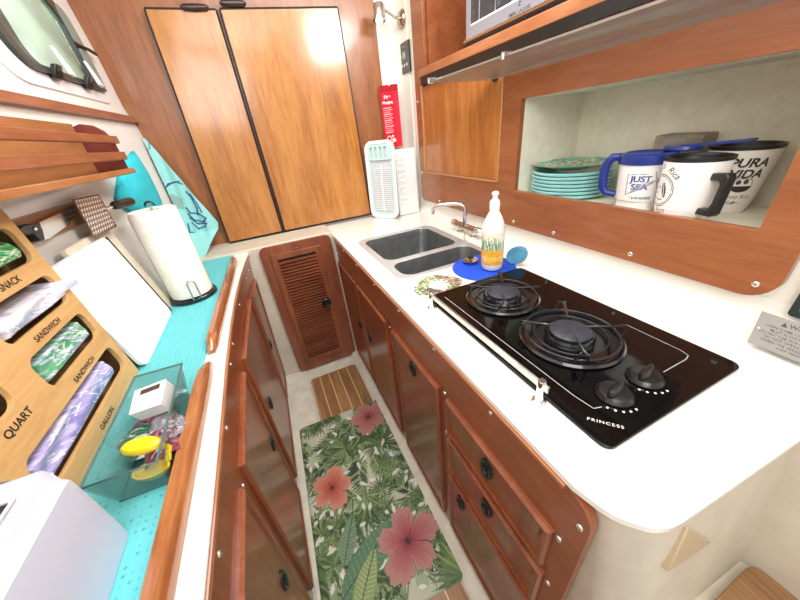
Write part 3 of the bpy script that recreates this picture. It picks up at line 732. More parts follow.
# warning plate and switch panel on the wall near the end
cv = Canvas(.125, .064, .0005, '#8e8a86')
cv.text('WARNING', .066, .053, .0105, '#3a3836', bold=.02); cv.poly([(.030, .049), (.0385, .049), (.0343, .057)], '#3a3836')
for k, s in enumerate(('OPEN FLAME COOKING APPLIANCE', 'MUST ALWAYS BE ATTENDED', 'DO NOT USE FOR COMFORT HEATING', 'DO NOT OPERATE THE COOKER', 'WHEN THE VESSEL IS UNDER WAY', 'KEEP VENTILATED')):
    cv.text(s, .0625, .0425-.0068*k, .0062, '#3f3c3a', bold=.01)
sg = [np.array(hit(748, 342, 'z', ZC+.010)), np.array(hit(800, 363, 'z', ZC+.010)), np.array(hit(800, 329, 'z', ZC+.054)), np.array(hit(760, 317, 'z', ZC+.054))]
su, sv = sg[1]-sg[0], sg[3]-sg[0]; su = su/np.linalg.norm(su); sv = _n(sv); sn = _n(np.cross(su, sv)); sn = sn if sn[0] < 0 else -sn; so = sg[0]+sn*.004
mb = MB(); P = cv.into(mb, lambda u, v: tuple(so+su*u+sv*v+sn*.0012))
t = Thing('warning_plate', 'small engraved metal warning plate screwed to the white wall above the hob end', 'sign', (.845, .12, .81))
t.part('face', mb, 'paint', paint=P)
t.part('plate', MB().hexa([tuple(so), tuple(so+su*.125), tuple(so+su*.125+sv*.064), tuple(so+sv*.064)], [tuple(p+sn*.0008) for p in (so, so+su*.125, so+su*.125+sv*.064, so+sv*.064)]), 'sign')
t.part('screw', MB().lathe([(.003, 0), (.002, .0015)], tuple(so+su*.006+sv*.032+sn*.0012), tuple(sn), 10), 'screw')
t = Thing('switch_panel', 'dark framed switch panel on the wall beyond the wall cabinet corner', 'panel', (.845, .12, .88))
t.part('frame', MB().plate(rrect(.03, .153, .858, .95, .006), [rrect(.04, .143, .868, .94, .004)], lambda u, v, tt: (tt, u, v), .836, .8465), 'gasket')
t.part('screen', MB().box(.840, .8465, .04, .143, .868, .94), plain('panel_screen', '#5f7f86', .2, coat=.5))

# left of the wall cabinet: lamp, control display, pouch, dish rack
t = Thing('spot_lamp', 'chrome swivel spot lamp on the white wall above the control display', 'lamp', (.845, 1.745, 1.70))
t.part('wall_base', MB().lathe([(.036, 0), (.036, .006), (.028, .016), (.012, .02)], (.846, 1.735, 1.70), (-1, 0, 0), 28), 'brassy', smooth=40)
t.part('arm', MB().tube([(.83, 1.735, 1.70), (.80, 1.73, 1.705), (.775, 1.72, 1.715), (.745, 1.705, 1.72)], .007, 10), 'chrome', smooth=50)
t.part('lamp_head', MB().lathe([(.010, .030), (.026, .026), (.029, .018), (.029, -.022), (.033, -.026), (.033, -.034), (.027, -.034), (.024, -.016), (.003, -.014)], (.712, 1.70, 1.715), (.12, .12, 1), 28), 'chrome', smooth=40)
t.part('bulb', MB().lathe([(.016, -.018), (.014, -.03), (.005, -.036)], (.712, 1.70, 1.715), (.12, .12, 1), 16), plain('bulb', '#fff6e0', .4, emit=4), smooth=60)
cv = Canvas(.125, .125, .0015, '#1d1816')
cv.poly([(.045, .06), (.08, .06), (.08, .09), (.045, .09)], '#6f8a76'); cv.text('26', .0625, .075, .022, '#c9d9c4')
for x in (.035, .062, .09): cv.disc(x, .035, .007, '#dcdad2')
cv.text('CTRL', .0625, .108, .010, '#a39a92'); cv.disc(.03, .075, .004, '#c9c4ba')
mb = MB(); P = cv.into(mb, lambda u, v: (.8405, 1.803-u, 1.487+v))
t = Thing('control_display', 'small black square control display with white buttons on the white wall', 'display', (.844, 1.74, 1.55))
t.part('face', mb, 'paint', paint=P); t.part('case', MB().box(.841, .847, 1.678, 1.803, 1.487, 1.612), 'black')
cv = Canvas(.095, .29, .0014, '#d2142a')
cv.poly([(0, .26), (.095, .26), (.095, .29), (0, .29)], '#a50f20')
cv.poly([(.066, 0), (.095, 0), (.095, .26), (.07, .26)], '#e0243a')
cv.text('Fire', .034, .238, .022, '#ffd9dd', bold=.03, rot=.1); cv.text('Blanket', .034, .212, .018, '#ffffff', bold=.05)
for k in range(13):
    w = [.04, .046, .036, .044][k % 4]; cv.line([(.01, .188-.0095*k), (.01+w, .188-.0095*k+.001)], .0036, '#f0a9b0' if k % 3 else '#ffe3e5', .9)
cv.disc(.026, .045, .013, '#ffe3e5', 1, .009); cv.disc(.05, .035, .010, '#ffe3e5'); cv.disc(.046, .055, .006, '#ffe3e5'); cv.line([(.03, .02), (.06, .03)], .005, '#ffe3e5')
o0 = np.array([.706, 1.783, 1.157]); du = _n([.09, -.035, 0])
mb = MB(); P = cv.into(mb, lambda u, v: tuple(o0+du*u+np.array([-.36, -.93, 0])*(.006+.007*math.sin(PI*u/.095)*math.sin(PI*v/.29))+np.array([0, 0, v])))
t = Thing('blanket_pouch', 'hanging red fire blanket pouch with white printed text', 'pouch', (.75, 1.77, 1.3))
t.part('front', mb, 'paintcloth', paint=P, smooth=60)
a, b = o0, o0+du*.095
t.part('backing', MB().hexa([tuple(a), tuple(b), tuple(b+[0, 0, .29]), tuple(a+[0, 0, .29])], [tuple(p+np.array([-.36, -.93, 0])*.0055) for p in (a, b, b+[0, 0, .29], a+[0, 0, .29])]), 'red')
t.part('hook', MB().tube([(.755, 1.765, 1.43), (.752, 1.757, 1.455), (.756, 1.768, 1.47)], .004, 8), 'white')

# collapsible dish rack
t = Thing('dish_rack', 'white and mint collapsible dish rack standing upright in the corner', 'rack', (.62, 1.68, ZC))
OA = np.array([.556, 1.750, ZC+.001]); U = _n([.105, -.145, 0]); W = np.cross(U, [0, 0, 1]); W = W if W[0] < 0 else -W   # facing the galley
UP = _n(np.array([0, 0, 1.0])+.06*(-W)*1.0)
def rk(u, v, d): return tuple(OA+U*u+UP*v+W*d)
RW, RH = .19, .405
mb = MB().plate(rrect(0, RW, 0, RH, .045), [rrect(.016, RW-.016, .02, RH-.018, .035)], rk, .0, .012); t.part('outer_rim', mb, 'white', bev=.003)
mb = MB().plate(rrect(.014, RW-.014, .018, RH-.016, .035), [rrect(.026, RW-.026, .032, RH-.026, .028)], rk, .002, .007); t.part('folding_band', mb, 'mint', bev=.001)
mb = MB().plate(rrect(.024, RW-.024, .03, RH-.024, .028), [], rk, -.003, .001); t.part('tray', mb, plain('rack_tray', '#c9cdd6', .4))
mb = MB()
def rbox(mb, u0, u1, v0, v1, d0, d1):
    mb.hexa([rk(u0, v0, d0), rk(u1, v0, d0), rk(u1, v1, d0), rk(u0, v1, d0)], [rk(u0, v0, d1), rk(u1, v0, d1), rk(u1, v1, d1), rk(u0, v1, d1)])
for k in range(22): rbox(mb, .038, RW-.038, .045+k*.0105, .049+k*.0105, .001, .006)
rbox(mb, RW/2-.003, RW/2+.003, .04, .285, .001, .007)
t.part('grid_ribs', mb, 'white')
mb = MB().plate(rrect(.022, RW-.022, RH-.095, RH-.02, .02), [rrect(.034+.03*k, .052+.03*k, RH-.085, RH-.03, .007) for k in range(4)], rk, .004, .010); t.part('cutlery_slots', mb, 'mint', bev=.001)
for k in range(3): pass
# white folded box beside it
t = Thing('folded_crate', 'plain white folded plastic crate standing between the dish rack and the wall cabinet', 'crate', (.75, 1.65, ZC))
mb = MB().box(.692, .82, 1.64, 1.665, ZC+.001, 1.147); t.part('shell', mb, 'white', bev=.008, seg=3)
mb = MB()
for k in range(9): mb.box(.705, .745, 1.637, 1.641, ZC+.06+.03*k, ZC+.075+.03*k)
t.part('vent_slots', mb, plain('crate_vents', '#dfe6e4', .5))

# ================================================================== BULKHEAD: sliding doors and louvred locker
def slider(label, corners, hx):
    (tlx, tlz), (trx, trz), (brx, brz), (blx, blz) = corners
    th = Thing('sliding_door', label, 'door', ((blx+brx)/2, 1.8, blz), 'sliding veneer doors on the bulkhead')
    q = lambda i, y: [(blx+i, y, blz+i), (brx-i, y, brz+i), (trx-i, y, trz-i), (tlx+i, y, tlz-i)]
    th.part('panel', MB().hexa(q(.002, 1.782), q(.002, 1.808)), 'amber')
    mm = MB()
    w = .0085; P = [(blx, blz), (brx, brz), (trx, trz), (tlx, tlz)]
    for a, b in zip(P, P[1:]+P[:1]):
        mm.tube([(a[0], 1.786, a[1]), (b[0], 1.786, b[1])], w*.62, 6)
    th.part('edge_trim', mm, 'black')
    m = MB().loft([[(hx+x, 1.778+.012*math.cos(qq), trz+.004+.012*s*math.sin(qq)) for qq in np.linspace(0, 2*PI, 12, endpoint=False)] for x, s in ((-.05, .3), (-.04, .9), (0, 1.1), (.04, .9), (.05, .3))]); th.part('handle', m, 'dkhandle', smooth=40)
    return th
slider('narrow amber veneer sliding door, the left one of the pair above the ledge', [(-.213, 1.735), (.034, 1.735), (.034, .816), (-.236, .814)], -.04)
slider('wide amber veneer sliding door next to the white wall corner', [(.050, 1.737), (.545, 1.75), (.558, .812), (.050, .816)], .105)
mb = MB().box(-.236, .56, 1.775, 1.81, .806, .8105); struct('trim_5', mb, 'black')

t = Thing('louvred_locker_door', 'cherry wood louvred locker door in the white end wall above the floor', 'door', (.07, 1.57, .01))
lx0, lx1, lz0, lz1 = -.105, .252, .008, .804
ix0, ix1, iz0, iz1 = -.060, .190, .058, .760
mp = lambda u, v, tt: (u, tt, v)
mb = MB().plate(rrect(lx0, lx1, lz0, lz1, .03), [rrect(ix0, ix1, iz0, iz1, .002, n=1)], mp, 1.568, 1.5845); t.part('surround', mb, 'louv', bev=.003)
mb = MB().plate(rrect(ix0, ix1, iz0, iz1, .002, n=1), [rrect(-.032, .160, .088, .732, .002, n=1)], mp, 1.560, 1.583)
dd = t.part('door_leaf', mb, 'louv', bev=.003)
mb = MB(); nl = 36
for k in range(nl):
    z = .094+k*(.636/nl); mb.hexa([(-.033, 1.560, z), (.161, 1.560, z), (.161, 1.561, z-.0065), (-.033, 1.561, z-.0065)], [(-.033, 1.577, z+.004), (.161, 1.577, z+.004), (.161, 1.577, z-.003), (-.033, 1.577, z-.003)])
t.part('louvre_slats', mb, 'louvslat', dd)
t.part('backing', MB().box(-.033, .161, 1.579, 1.584, .085, .735), 'black', dd)
mb = MB().lathe([(.026, 0), (.0265, .008), (.022, .013), (.016, .009), (.008, .009), (.007, .016), (.002, .018)], (.148, 1.556, .43), (0, -1, 0), 28); t.part('knob', mb, 'black', dd, smooth=40)
screws(t, [((x, 1.5675, z), (0, -1, 0)) for x, z in ((-.085, .25), (-.085, .55), (.07, .77), (.235, .55), (.235, .25), (.07, .04))], .0035)

# ================================================================== LEFT SIDE
EY = [1.585, 1.45, 1.3, 1.1, .9, .7, .4, -.9]; EX = [-.150, -.166, -.180, -.193, -.199, -.200, -.196, -.190]
def edgex(y): return float(np.interp(y, EY[::-1], EX[::-1]))
ys = np.linspace(1.585, -.6, 30)
mb = MB().plate([(edgex(y), y) for y in ys]+[(-.50, -.6), (-.50, 1.805), (-.16, 1.805)], [], lambda u, v, tt: (u, v, tt), ZC, ZC-.012)
single('side_counter', mb, 'gel', 'white side counter running under the aqua liner opposite the sink', 'countertop', (-.3, .6, ZC), bev=.005, seg=3)
# base cabinet left
def LF(y, z, d=0):
    top = edgex(y)-.004; bot = float(np.interp(y, [-.9, .9, 1.35, 1.6], [-.212, -.212, -.205, -.198]))
    return (bot+(top-bot)*(z/.79)**1.2+d, y, z)
t = Thing('side_cabinet', 'cherry wood base cabinet with doors below the side counter', 'cabinet', (-.2, .6, 0))
mb = MB(); ny, nz = 36, 10; Ys = np.linspace(-.6, 1.572, ny); Zs = np.linspace(.022, .782, nz)
V = [LF(y, z) for z in Zs for y in Ys]+[LF(y, z, -.016) for z in Zs for y in Ys]; n0 = ny*nz; fs = []
for b, o in ((0, 0), (1, n0)):
    for j in range(nz-1):
        for i in range(ny-1): fs.append((o+j*ny+i, o+j*ny+i+1, o+(j+1)*ny+i+1, o+(j+1)*ny+i))
for i in range(ny-1): fs += [(i, i+1, n0+i+1, n0+i), ((nz-1)*ny+i, (nz-1)*ny+i+1, n0+(nz-1)*ny+i+1, n0+(nz-1)*ny+i)]
for j in range(nz-1): fs += [(j*ny+ny-1, (j+1)*ny+ny-1, n0+(j+1)*ny+ny-1, n0+j*ny+ny-1)]
mb.add(V, fs); t.part('front_panel', mb, 'cab', smooth=40)
mb = MB(); mb.loft([[LF(y, z, d) for z, d in ((.770, .0), (.772, .005), (.781, .005), (.7825, 0))] for y in Ys]); t.part('edge_bead', mb, 'moul', smooth=30)
for (y0, y1, z0, z1, hy, hz) in ((1.345, 1.545, .05, .665, 1.40, .37), (.87, 1.31, .06, .675, .955, .40), (.492, .80, .06, .675, .755, .41), (.12, .435, .06, .675, .385, .41), (-.45, .07, .06, .675, -.01, .41)):
    raised(t, 'door', 1, y0, y1, z0, z1, 0, 'cab', hy, hz, mapx=lambda y, z, d: LF(y, z, d))
screws(t, [(LF(y, z, -.0003), (1, 0, .05)) for y, z in ((1.50, .735), (1.40, .735), (1.13, .74), (.85, .75), (.75, .75), (.53, .75), (.30, .745), (.83, .45), (.835, .2), (.465, .65))], .0055)
# liner on the counter
def fid(y): return float(np.interp(y, [-.6, .25, .7, .76, 1.0, 1.3, 1.6, 1.75], [-.252, -.252, -.248, -.246, -.238, -.225, -.215, -.225]))
ys2 = list(np.linspace(-.6, 1.755, 30))
mb = MB().plate([(fid(y), y) for y in ys2]+[(wallx(y, .8)+.004, y) for y in ys2[::-1]], [], lambda u, v, tt: (u, v, tt), ZC+.0005, ZC+.003)
mlin, nt, bs = newmat('teal_liner_weave')
tc = nt.nodes.new('ShaderNodeTexCoord'); vo = nt.nodes.new('ShaderNodeTexVoronoi'); vo.inputs['Scale'].default_value = 95; vo.inputs['Randomness'].default_value = .15
rp = nt.nodes.new('ShaderNodeValToRGB'); rp.color_ramp.elements[0].position = .1; rp.color_ramp.elements[0].color = L4('#227f8d'); rp.color_ramp.elements[1].position = .3; rp.color_ramp.elements[1].color = L4('#60bcc2')
nt.links.new(tc.outputs['Object'], vo.inputs['Vector']); nt.links.new(vo.outputs['Distance'], rp.inputs['Fac']); nt.links.new(rp.outputs['Color'], bs.inputs['Base Color']); bs.inputs['Roughness'].default_value = .8
bp = nt.nodes.new('ShaderNodeBump'); bp.inputs['Strength'].default_value = .5; bp.inputs['Distance'].default_value = .002; nt.links.new(vo.outputs['Distance'], bp.inputs['Height']); nt.links.new(bp.outputs['Normal'], bs.inputs['Normal'])
single('shelf_liner', mb, mlin, 'aqua dotted non-slip liner covering the side counter', 'liner', (-.3, .6, ZC))
# wooden fiddles
def fiddle(y0, y1, label):
    m = MB(); L = []
    n = 24
    for k in range(n+1):
        y = y0+(y1-y0)*k/n; c = fid(y)+.014; e = min(k, n-k); h = .032*min(1, .35+.65*e/1.2); w = .0135*min(1, .6+.4*e/1.2)
        L.append([(c-w, y, ZC), (c-w, y, ZC+h*.7), (c-w*.5, y, ZC+h), (c+w*.5, y, ZC+h), (c+w, y, ZC+h*.7), (c+w, y, ZC)])
    m.loft(L); single('fiddle_rail', m, 'fiddle', label, 'rail', (fid(y0), (y0+y1)/2, ZC), 'varnished wood fiddles along the side counter edge', smooth=45)
fiddle(.752, 1.50, 'short varnished wood fiddle rail beside the paper towel roll')
fiddle(-.55, .705, 'long varnished wood fiddle rail beside the clear bin and the toaster')

# cutting boards leaning on the hull wall
def leanboard(name, label, base_x, top_x, y0, y1, h, th, mat, r=.02, y_shift=0):
    m = MB(); ax = math.atan2(top_x-base_x, h)
    def mpb(u, v, tt): 
        return (base_x+math.sin(ax)*v-tt*math.cos(ax), u+y_shift*v, ZC+.0035+math.cos(ax)*v+abs(tt)*math.sin(ax)*0)
    m.plate(rrect(y0, y1, 0, h, r), [], mpb, 0, th); return m
t = Thing('chopping_board', 'large white chopping board with thin black edge leaning behind the bag organizer', 'board', (-.4, .9, ZC+.003))
t.part('slab', leanboard('', '', -.378, -.432, .778, 1.078, .272, .010, 'boardw'), 'boardw', bev=.002)
m = MB(); 
def bp_(v, d=0): return (-.378-.054*v/.272+d, 1.0795, ZC+.004+v)
m.tube([bp_(.004), bp_(.262)], .0028, 6); t.part('black_edge', m, 'black')
single('cream_board', leanboard('', '', -.3895, -.4435, .90, 1.15, .285, .011, 'boardc', .012), 'boardc', 'cream cutting board standing behind the white chopping board near the towel roll', 'board', (-.4, 1.05, ZC+.003), bev=.003)
single('thin_board', leanboard('', '', -.402, -.447, 1.0, 1.215, .235, .005, 'boardc', .01), 'boardw', 'thin white plastic board leaning just behind the paper towel roll', 'board', (-.4, 1.15, ZC+.003), bev=.002)

# bag organizer
P0 = np.array([-.391, .771, ZC+.0035]); VV = _n([-.0733, 0, .9973]); NN = np.array([VV[2], 0, -VV[0]])
def org(u, v, d): return tuple(P0+np.array([0, -u, 0])+VV*v+NN*d)
t = Thing('bag_organizer', 'bamboo bag organizer with labelled slots leaning on the left wall', 'organizer', tuple(P0))
W_, H_ = .405, .392
slots = [(.020, .20, .300, .362), (.020, .20, .214, .272), (.022, .202, .127, .186), (.022, .33, .038, .097), (.258, .390, .300, .362), (.258, .390, .155, .215)]
mb = MB().plate(rrect(0, W_, 0, H_, .008), [rrect(a, b, c, d, .018) for a, b, c, d in slots], org, 0, -.008); t.part('front_board', mb, 'bamboo', bev=.0015)
mb = MB()
def obox(mb, u0, u1, v0, v1, d0, d1):
    mb.hexa([org(u0, v0, d0), org(u1, v0, d0), org(u1, v1, d0), org(u0, v1, d0)], [org(u0, v0, d1), org(u1, v0, d1), org(u1, v1, d1), org(u0, v1, d1)])
obox(mb, .0, .008, 0, H_, -.008, -.048); obox(mb, 0, W_, 0, .008, -.008, -.048); obox(mb, 0, W_, H_-.008, H_, -.008, -.048); obox(mb, 0, W_, 0, H_, -.048, -.052)
for v in (.113, .20, .286): obox(mb, .008, W_, v-.003, v+.003, -.008, -.048)
obox(mb, .225, .231, .11, H_, -.008, -.048)
t.part('case', mb, 'bamboodk')
for s, u, v, sz in (('SNACK', .110, .287, .0155), ('SANDWICH', .120, .200, .0142), ('SANDWICH', .123, .108, .0142), ('GALLON', .170, .0175, .0142), ('QUART', .283, .137, .0165)):
    m = MB(); text_mesh(m, s, sz, org(u, v, .0004), (0, 1, 0), VV, bold=.022); t.part('slot_lettering', m, 'blackprint')
def bagfill(label, u0, u1, v0, v1, cols, dmax=.004, seed=0, over=0, shear=0.0, n=14):
    r = np.random.default_rng(seed); w, h = u1-u0+over, v1-v0
    cv = Canvas(w, h, .0016, cols[0])
    for k in range(70):
        x, y = r.uniform(0, w), r.uniform(0, h); l = r.uniform(.02, .09); a = r.normal(.25, .2)
        cv.line([(x, y), (x+l*math.cos(a), y+l*math.sin(a))], r.uniform(.002, .012), cols[r.integers(len(cols))], .6)
    for k in range(60):
        x, y = r.uniform(0, w), r.uniform(0, h); l = r.uniform(.008, .03); a = r.normal(.25, .35)
        cv.line([(x, y), (x+l*math.cos(a), y+l*math.sin(a))], .0016, '#ffffff', .75)
    fs_ = [(r.uniform(10, 50), r.uniform(90, 260), r.uniform(0, 6.3), r.uniform(.2, 1)) for _ in range(6)]
    m = MB()
    def f(u, v):
        wv = sum(a*math.sin(fx*u+fy*v+p) for fx, fy, p, a in fs_)*.0013
        edge = min(1, min(v, h-v)/.010, min(u if not over else 1, w-u)/.012)
        over_out = max(0, (over-u)/over)*.018 if over else 0
        d = -.040+edge*(.040+dmax-.004+wv)+over_out
        if u < over: v = h*.5+(v-h*.5)*(1-.45*(over-u)/over)+.004
        return org(u0-over+u, v0+v+shear*(u-over), d)
    P = cv.into(m, f)
    c = org((u0+u1)/2, (v0+v1)/2, 0)
    single('plastic_bags', m, 'paintfilm', label, 'bags', c, 'folded plastic bags in the bamboo organizer', paint=P, smooth=60)
bagfill('bunch of bright green plastic bags in the SNACK slot', .022, .20, .302, .349, ['#1f9a55', '#27b565', '#0f7a40', '#5fce8b'], -.001, 1)
bagfill('pale white plastic bags poking out of the upper SANDWICH slot', .024, .20, .216, .258, ['#cfd0e6', '#f0eff8', '#b5b3cf', '#e2e2f0'], .006, 2, over=.022)
bagfill('green and lavender plastic bags in the lower SANDWICH slot', .028, .20, .129, .182, ['#5aa97a', '#b9b8dc', '#2f9257', '#d4d4ee', '#8f95bd'], .0, 3)
bagfill('lilac gallon plastic bags in the long GALLON slot', .050, .335, .040, .093, ['#a9a0d6', '#8d80c4', '#c9c4ea', '#7f78b8', '#e0dcf4'], .002, 4)
bagfill('silver grey plastic bags in the QUART slot', .28, .385, .157, .185, ['#8d8a86', '#b7b2aa', '#6f6a64'], -.012, 5)

# clear bin with contents
t = Thing('clear_bin', 'clear plastic bin on the aqua liner beside the bamboo organizer', 'bin', (-.29, .51, ZC+.003))
zt = ZC+.072; zb = ZC+.0035
top = [(-.332, .392), (-.243, .388), (-.250, .628), (-.333, .632)]; bot = [(-.322, .408), (-.256, .405), (-.262, .612), (-.323, .615)]
def ring(P, z, g=0):
    c = np.mean(np.array(P), 0); return [tuple(np.append(np.array(p)+(c-np.array(p))/np.linalg.norm(c-np.array(p))*g, z)) for p in P]
mb = MB(); mb.loft([ring(bot, zb), ring(top, zt), ring(top, zt, .002), ring(bot, zb+.002, .002)], True, True); t.part('wall_shell', mb, 'clear', bev=.001)
mb = MB(); mb.tube(ring(top, zt), .0022, 6, closed=True); t.part('rim', mb, 'clearrim', smooth=50)
mb = MB(); mb.tube(ring(bot, zb+.002), .0016, 6, closed=True); t.part('foot_rim', mb, 'clearrim', smooth=50)
# white little box standing in its far end
t = Thing('small_carton', 'small white carton with a dark window standing in the clear bin', 'box', (-.28, .55, ZC+.03))
q1_ = [np.array(hit(*p, 'z', z)) for p, z in (((129, 415), .868), ((161, 404), .868), ((166, 379), .886), ((135, 391), .886))]
nrm = _n(np.cross(q1_[1]-q1_[0], q1_[3]-q1_[0])); nrm = nrm if nrm[2] > 0 else -nrm; q2_ = [p-nrm*.034 for p in q1_]
t.part('carton', MB().hexa([tuple(p) for p in q1_], [tuple(p) for p in q2_]), 'white', bev=.001)
cv = Canvas(.06, .075, .0006, '#eceae8')
cv.poly([(.012, .052), (.05, .052), (.05, .068), (.012, .068)], '#4a3b38'); cv.text('FILTER', .031, .044, .0075, '#7aa6c2', bold=.02); cv.text('INDIVIDUALLY', .031, .035, .006, '#9aa0a8'); cv.text('WRAPPED', .031, .027, .006, '#9aa0a8')
cv.poly([(.01, .010), (.05, .010), (.05, .014), (.01, .014)], '#a9adb5')
mb = MB(); P = cv.into(mb, lambda u, v: tuple((1-v/.075)*((1-u/.06)*q1_[0]+u/.06*q1_[1])+v/.075*((1-u/.06)*q1_[3]+u/.06*q1_[2])+nrm*.0006)); t.part('label', mb, 'paint', paint=P)
# yellow squeezer
t = Thing('lemon_squeezer', 'yellow plastic hand squeezer lying in the near end of the clear bin', 'squeezer', (-.29, .44, ZC+.03))
c = np.array(hit(133, 474, 'z', .858)); e = np.array(hit(150, 460, 'z', .850))
def oval(c, a, b, ang, prof, z0):
    L = []
    for s, h in prof: L.append([(c[0]+a*s*math.cos(q)*math.cos(ang)-b*s*math.sin(q)*math.sin(ang), c[1]+a*s*math.cos(q)*math.sin(ang)+b*s*math.sin(q)*math.cos(ang), z0+h) for q in np.linspace(0, 2*PI, 28, endpoint=False)])
    return L
m = MB().loft(oval((-.281, .446), .029, .014, -.30, [(.8, 0), (1, .004), (1, .010), (.85, .014), (.4, .015)], ZC+.052)); t.part('upper_jaw', m, 'yellow', smooth=40)
m = MB().loft(oval((-.277, .424), .027, .015, -.25, [(.6, 0), (.95, .008), (1, .014), (.85, .014), (.7, .006), (.3, .004)], ZC+.014)); t.part('lower_jaw', m, 'yellow', smooth=40)
m = MB().tube([(-.256, .438, ZC+.055), (-.252, .443, ZC+.04), (-.256, .430, ZC+.026)], .005, 8); t.part('hinge', m, 'yellow', smooth=50)
# little wrapped packets
cols = [('magenta wrapped packet', '#a8467a'), ('silver foil packet', '#b9bcc2'), ('clear white plastic packet', '#dfe3e8'), ('deep green packet', '#1f6b46'), ('grey plastic packet', '#8a8792'), ('maroon wrapped packet', '#7c2f4a'), ('pale blue packet', '#9db8c9')]
places = [('under the white carton', -.300, .548), ('in the middle of the clear bin', -.285, .515), ('near the squeezer in the clear bin', -.28, .485), ('along the wall side of the clear bin', -.312, .50), ('at the rail side of the clear bin', -.265, .50), ('beside the squeezer hinge', -.268, .465), ('below the far rim of the clear bin', -.29, .585)]
for k, ((cn, cc), (pn, x, y)) in enumerate(zip(cols, places)):
    r = np.random.default_rng(20+k); hs = r.uniform(0, .006, (7, 9)); a = r.uniform(-1, 1)
    cv = Canvas(.036, .05, .0012, cc)
    for q in range(16): cv.line([(r.uniform(0, .036), r.uniform(0, .05)), (r.uniform(0, .036), r.uniform(0, .05))], .0022, ['#ffffff', '#303038', cc, '#d9d3da', '#7c2f4a'][q % 5], .65)
    m = MB()
    def f(u, v, hs=hs, a=a, x=x, y=y, k=k):
        i, j = u/.036*5.99, v/.05*7.99; h = hs[int(i), int(j)]*(1-(i % 1))+hs[int(i)+1 if i < 5.9 else 6, int(j)]*(i % 1)
        uu, vv = (u-.018)*1.45, (v-.025)*1.35; return (x+uu*math.cos(a)-vv*math.sin(a), y+uu*math.sin(a)+vv*math.cos(a), ZC+.012+.0035*k+h+.006*math.cos(uu*80))
    P = cv.into(m, f); single('wrapped_packet', m, 'paintfilm', cn+' '+pn, 'packet', (x, y, ZC+.01), 'wrapped packets in the clear bin', paint=P, smooth=60)

# toaster
t = Thing('toaster', 'white toaster on the aqua liner at the lower corner', 'toaster', (-.355, .2, ZC+.003))
cx = -.365
def tl(y, s): 
    return [(cx+s*x, y, ZC+.004+z) for x, z in ((.069, 0), (.070, .05), (.070, .118), (.0695, .128), (.064, .134), (.062, .147), (.057, .157), (-.02, .158), (-.045, .155), (-.058, .14), (-.064, .11), (-.064, 0))]
def tl2(y, sz, sx=1): return [(cx+(p[0]-cx)*sx, y, ZC+.004+(p[2]-ZC-.004)*sz) for p in tl(y, 1)]
mb = MB().loft([tl2(-.02, .94, .94), tl2(-.01, .98, .98), tl2(.0, 1), tl2(.340, 1), tl2(.348, .99, .99), tl2(.354, .96, .965)]); t.part('shell', mb, 'toaster', smooth=35)
for x0, x1 in ((-.341, -.3105), (-.396, -.365)):
    m = MB().plate(rrect(x0-.003, x1+.003, .055, .319, .006), [rrect(x0, x1, .06, .314, .004)], lambda u, v, tt: (u, v, tt), ZC+.161, ZC+.165); sl = t.part('slot', m, 'toaster', bev=.001)
    t.part('slot_well', MB().box(x0+.001, x1-.001, .062, .312, ZC+.1605, ZC+.1635), 'black', sl)
    m = MB(); 
    for k in range(3): m.tube([(x0+.007+.008*k, .065, ZC+.165), (x0+.007+.008*k, .31, ZC+.165)], .0012, 6)
    t.part('guide_wires', m, 'brassy', sl)
m = MB().lathe([(.03, 0), (.03, .012), (.02, .018)], (cx+.005, .352, ZC+.122), 'y', 24); t.part('lever_dial', m, plain('slate_plastic', '#566069', .4), smooth=40)

# paper towel holder and roll
t = Thing('towel_holder', 'dark metal paper towel holder with a base plate and centre rod', 'holder', (-.325, 1.172, ZC+.003))
t.part('base_plate', MB().lathe([(.070, 0), (.074, .004), (.074, .012), (.071, .015), (.01, .015)], (-.325, 1.172, ZC+.0035), 'z', 40), 'blackmet', smooth=40)
t.part('centre_rod', MB().tube([(-.325, 1.172, ZC+.018), (-.325, 1.172, ZC+.316)], .004, 10), 'steel', smooth=50)
m = MB().tube([(-.325+.012*math.cos(q), 1.172+.0*q, ZC+.318+.012*math.sin(q)) for q in np.linspace(0, PI, 10)], .0032, 8); t.part('loop_handle', m, 'blackmet', smooth=50)
hx, hy = -.300, 1.102
m = MB().tube([(hx-.012, hy-.004, ZC+.018), (hx-.012, hy-.004, ZC+.075), (hx-.006, hy-.004, ZC+.085), (hx+.004, hy, ZC+.085), (hx+.010, hy+.002, ZC+.075), (hx+.010, hy+.002, ZC+.018)], .0026, 8); t.part('tension_arm', m, 'steel', smooth=50)
t = Thing('paper_towel_roll', 'full white quilted paper towel roll on the dark metal holder', 'paper towel', (-.325, 1.172, ZC+.019))
R_ = .063; n = 56; L = []
for (r, z) in ((R_-.004, ZC+.0195), (R_, ZC+.022), (R_, ZC+.304), (R_-.003, ZC+.3075)): L.append([(-.325+r*math.cos(2*PI*k/n), 1.172+r*math.sin(2*PI*k/n), z) for k in range(n)])
mb = MB().loft(L, False, False); ann = [(R_-.003, ZC+.3075), (.02, ZC+.306), (.02, ZC+.02)]
mb.loft([[(-.325+r*math.cos(2*PI*k/n), 1.172+r*math.sin(2*PI*k/n), z) for k in range(n)] for r, z in ann], False, False); t.part('sheets', mb, 'paper', smooth=50)
m = MB().grid(6, 12, lambda a, b: (-.325+(R_+.0012+.006*a*a)*math.cos(2.6+.5*a), 1.172+(R_+.0012+.006*a*a)*math.sin(2.6+.5*a)-.0, ZC+.022+.282*b)); t.part('loose_end', m, 'paper', smooth=60)

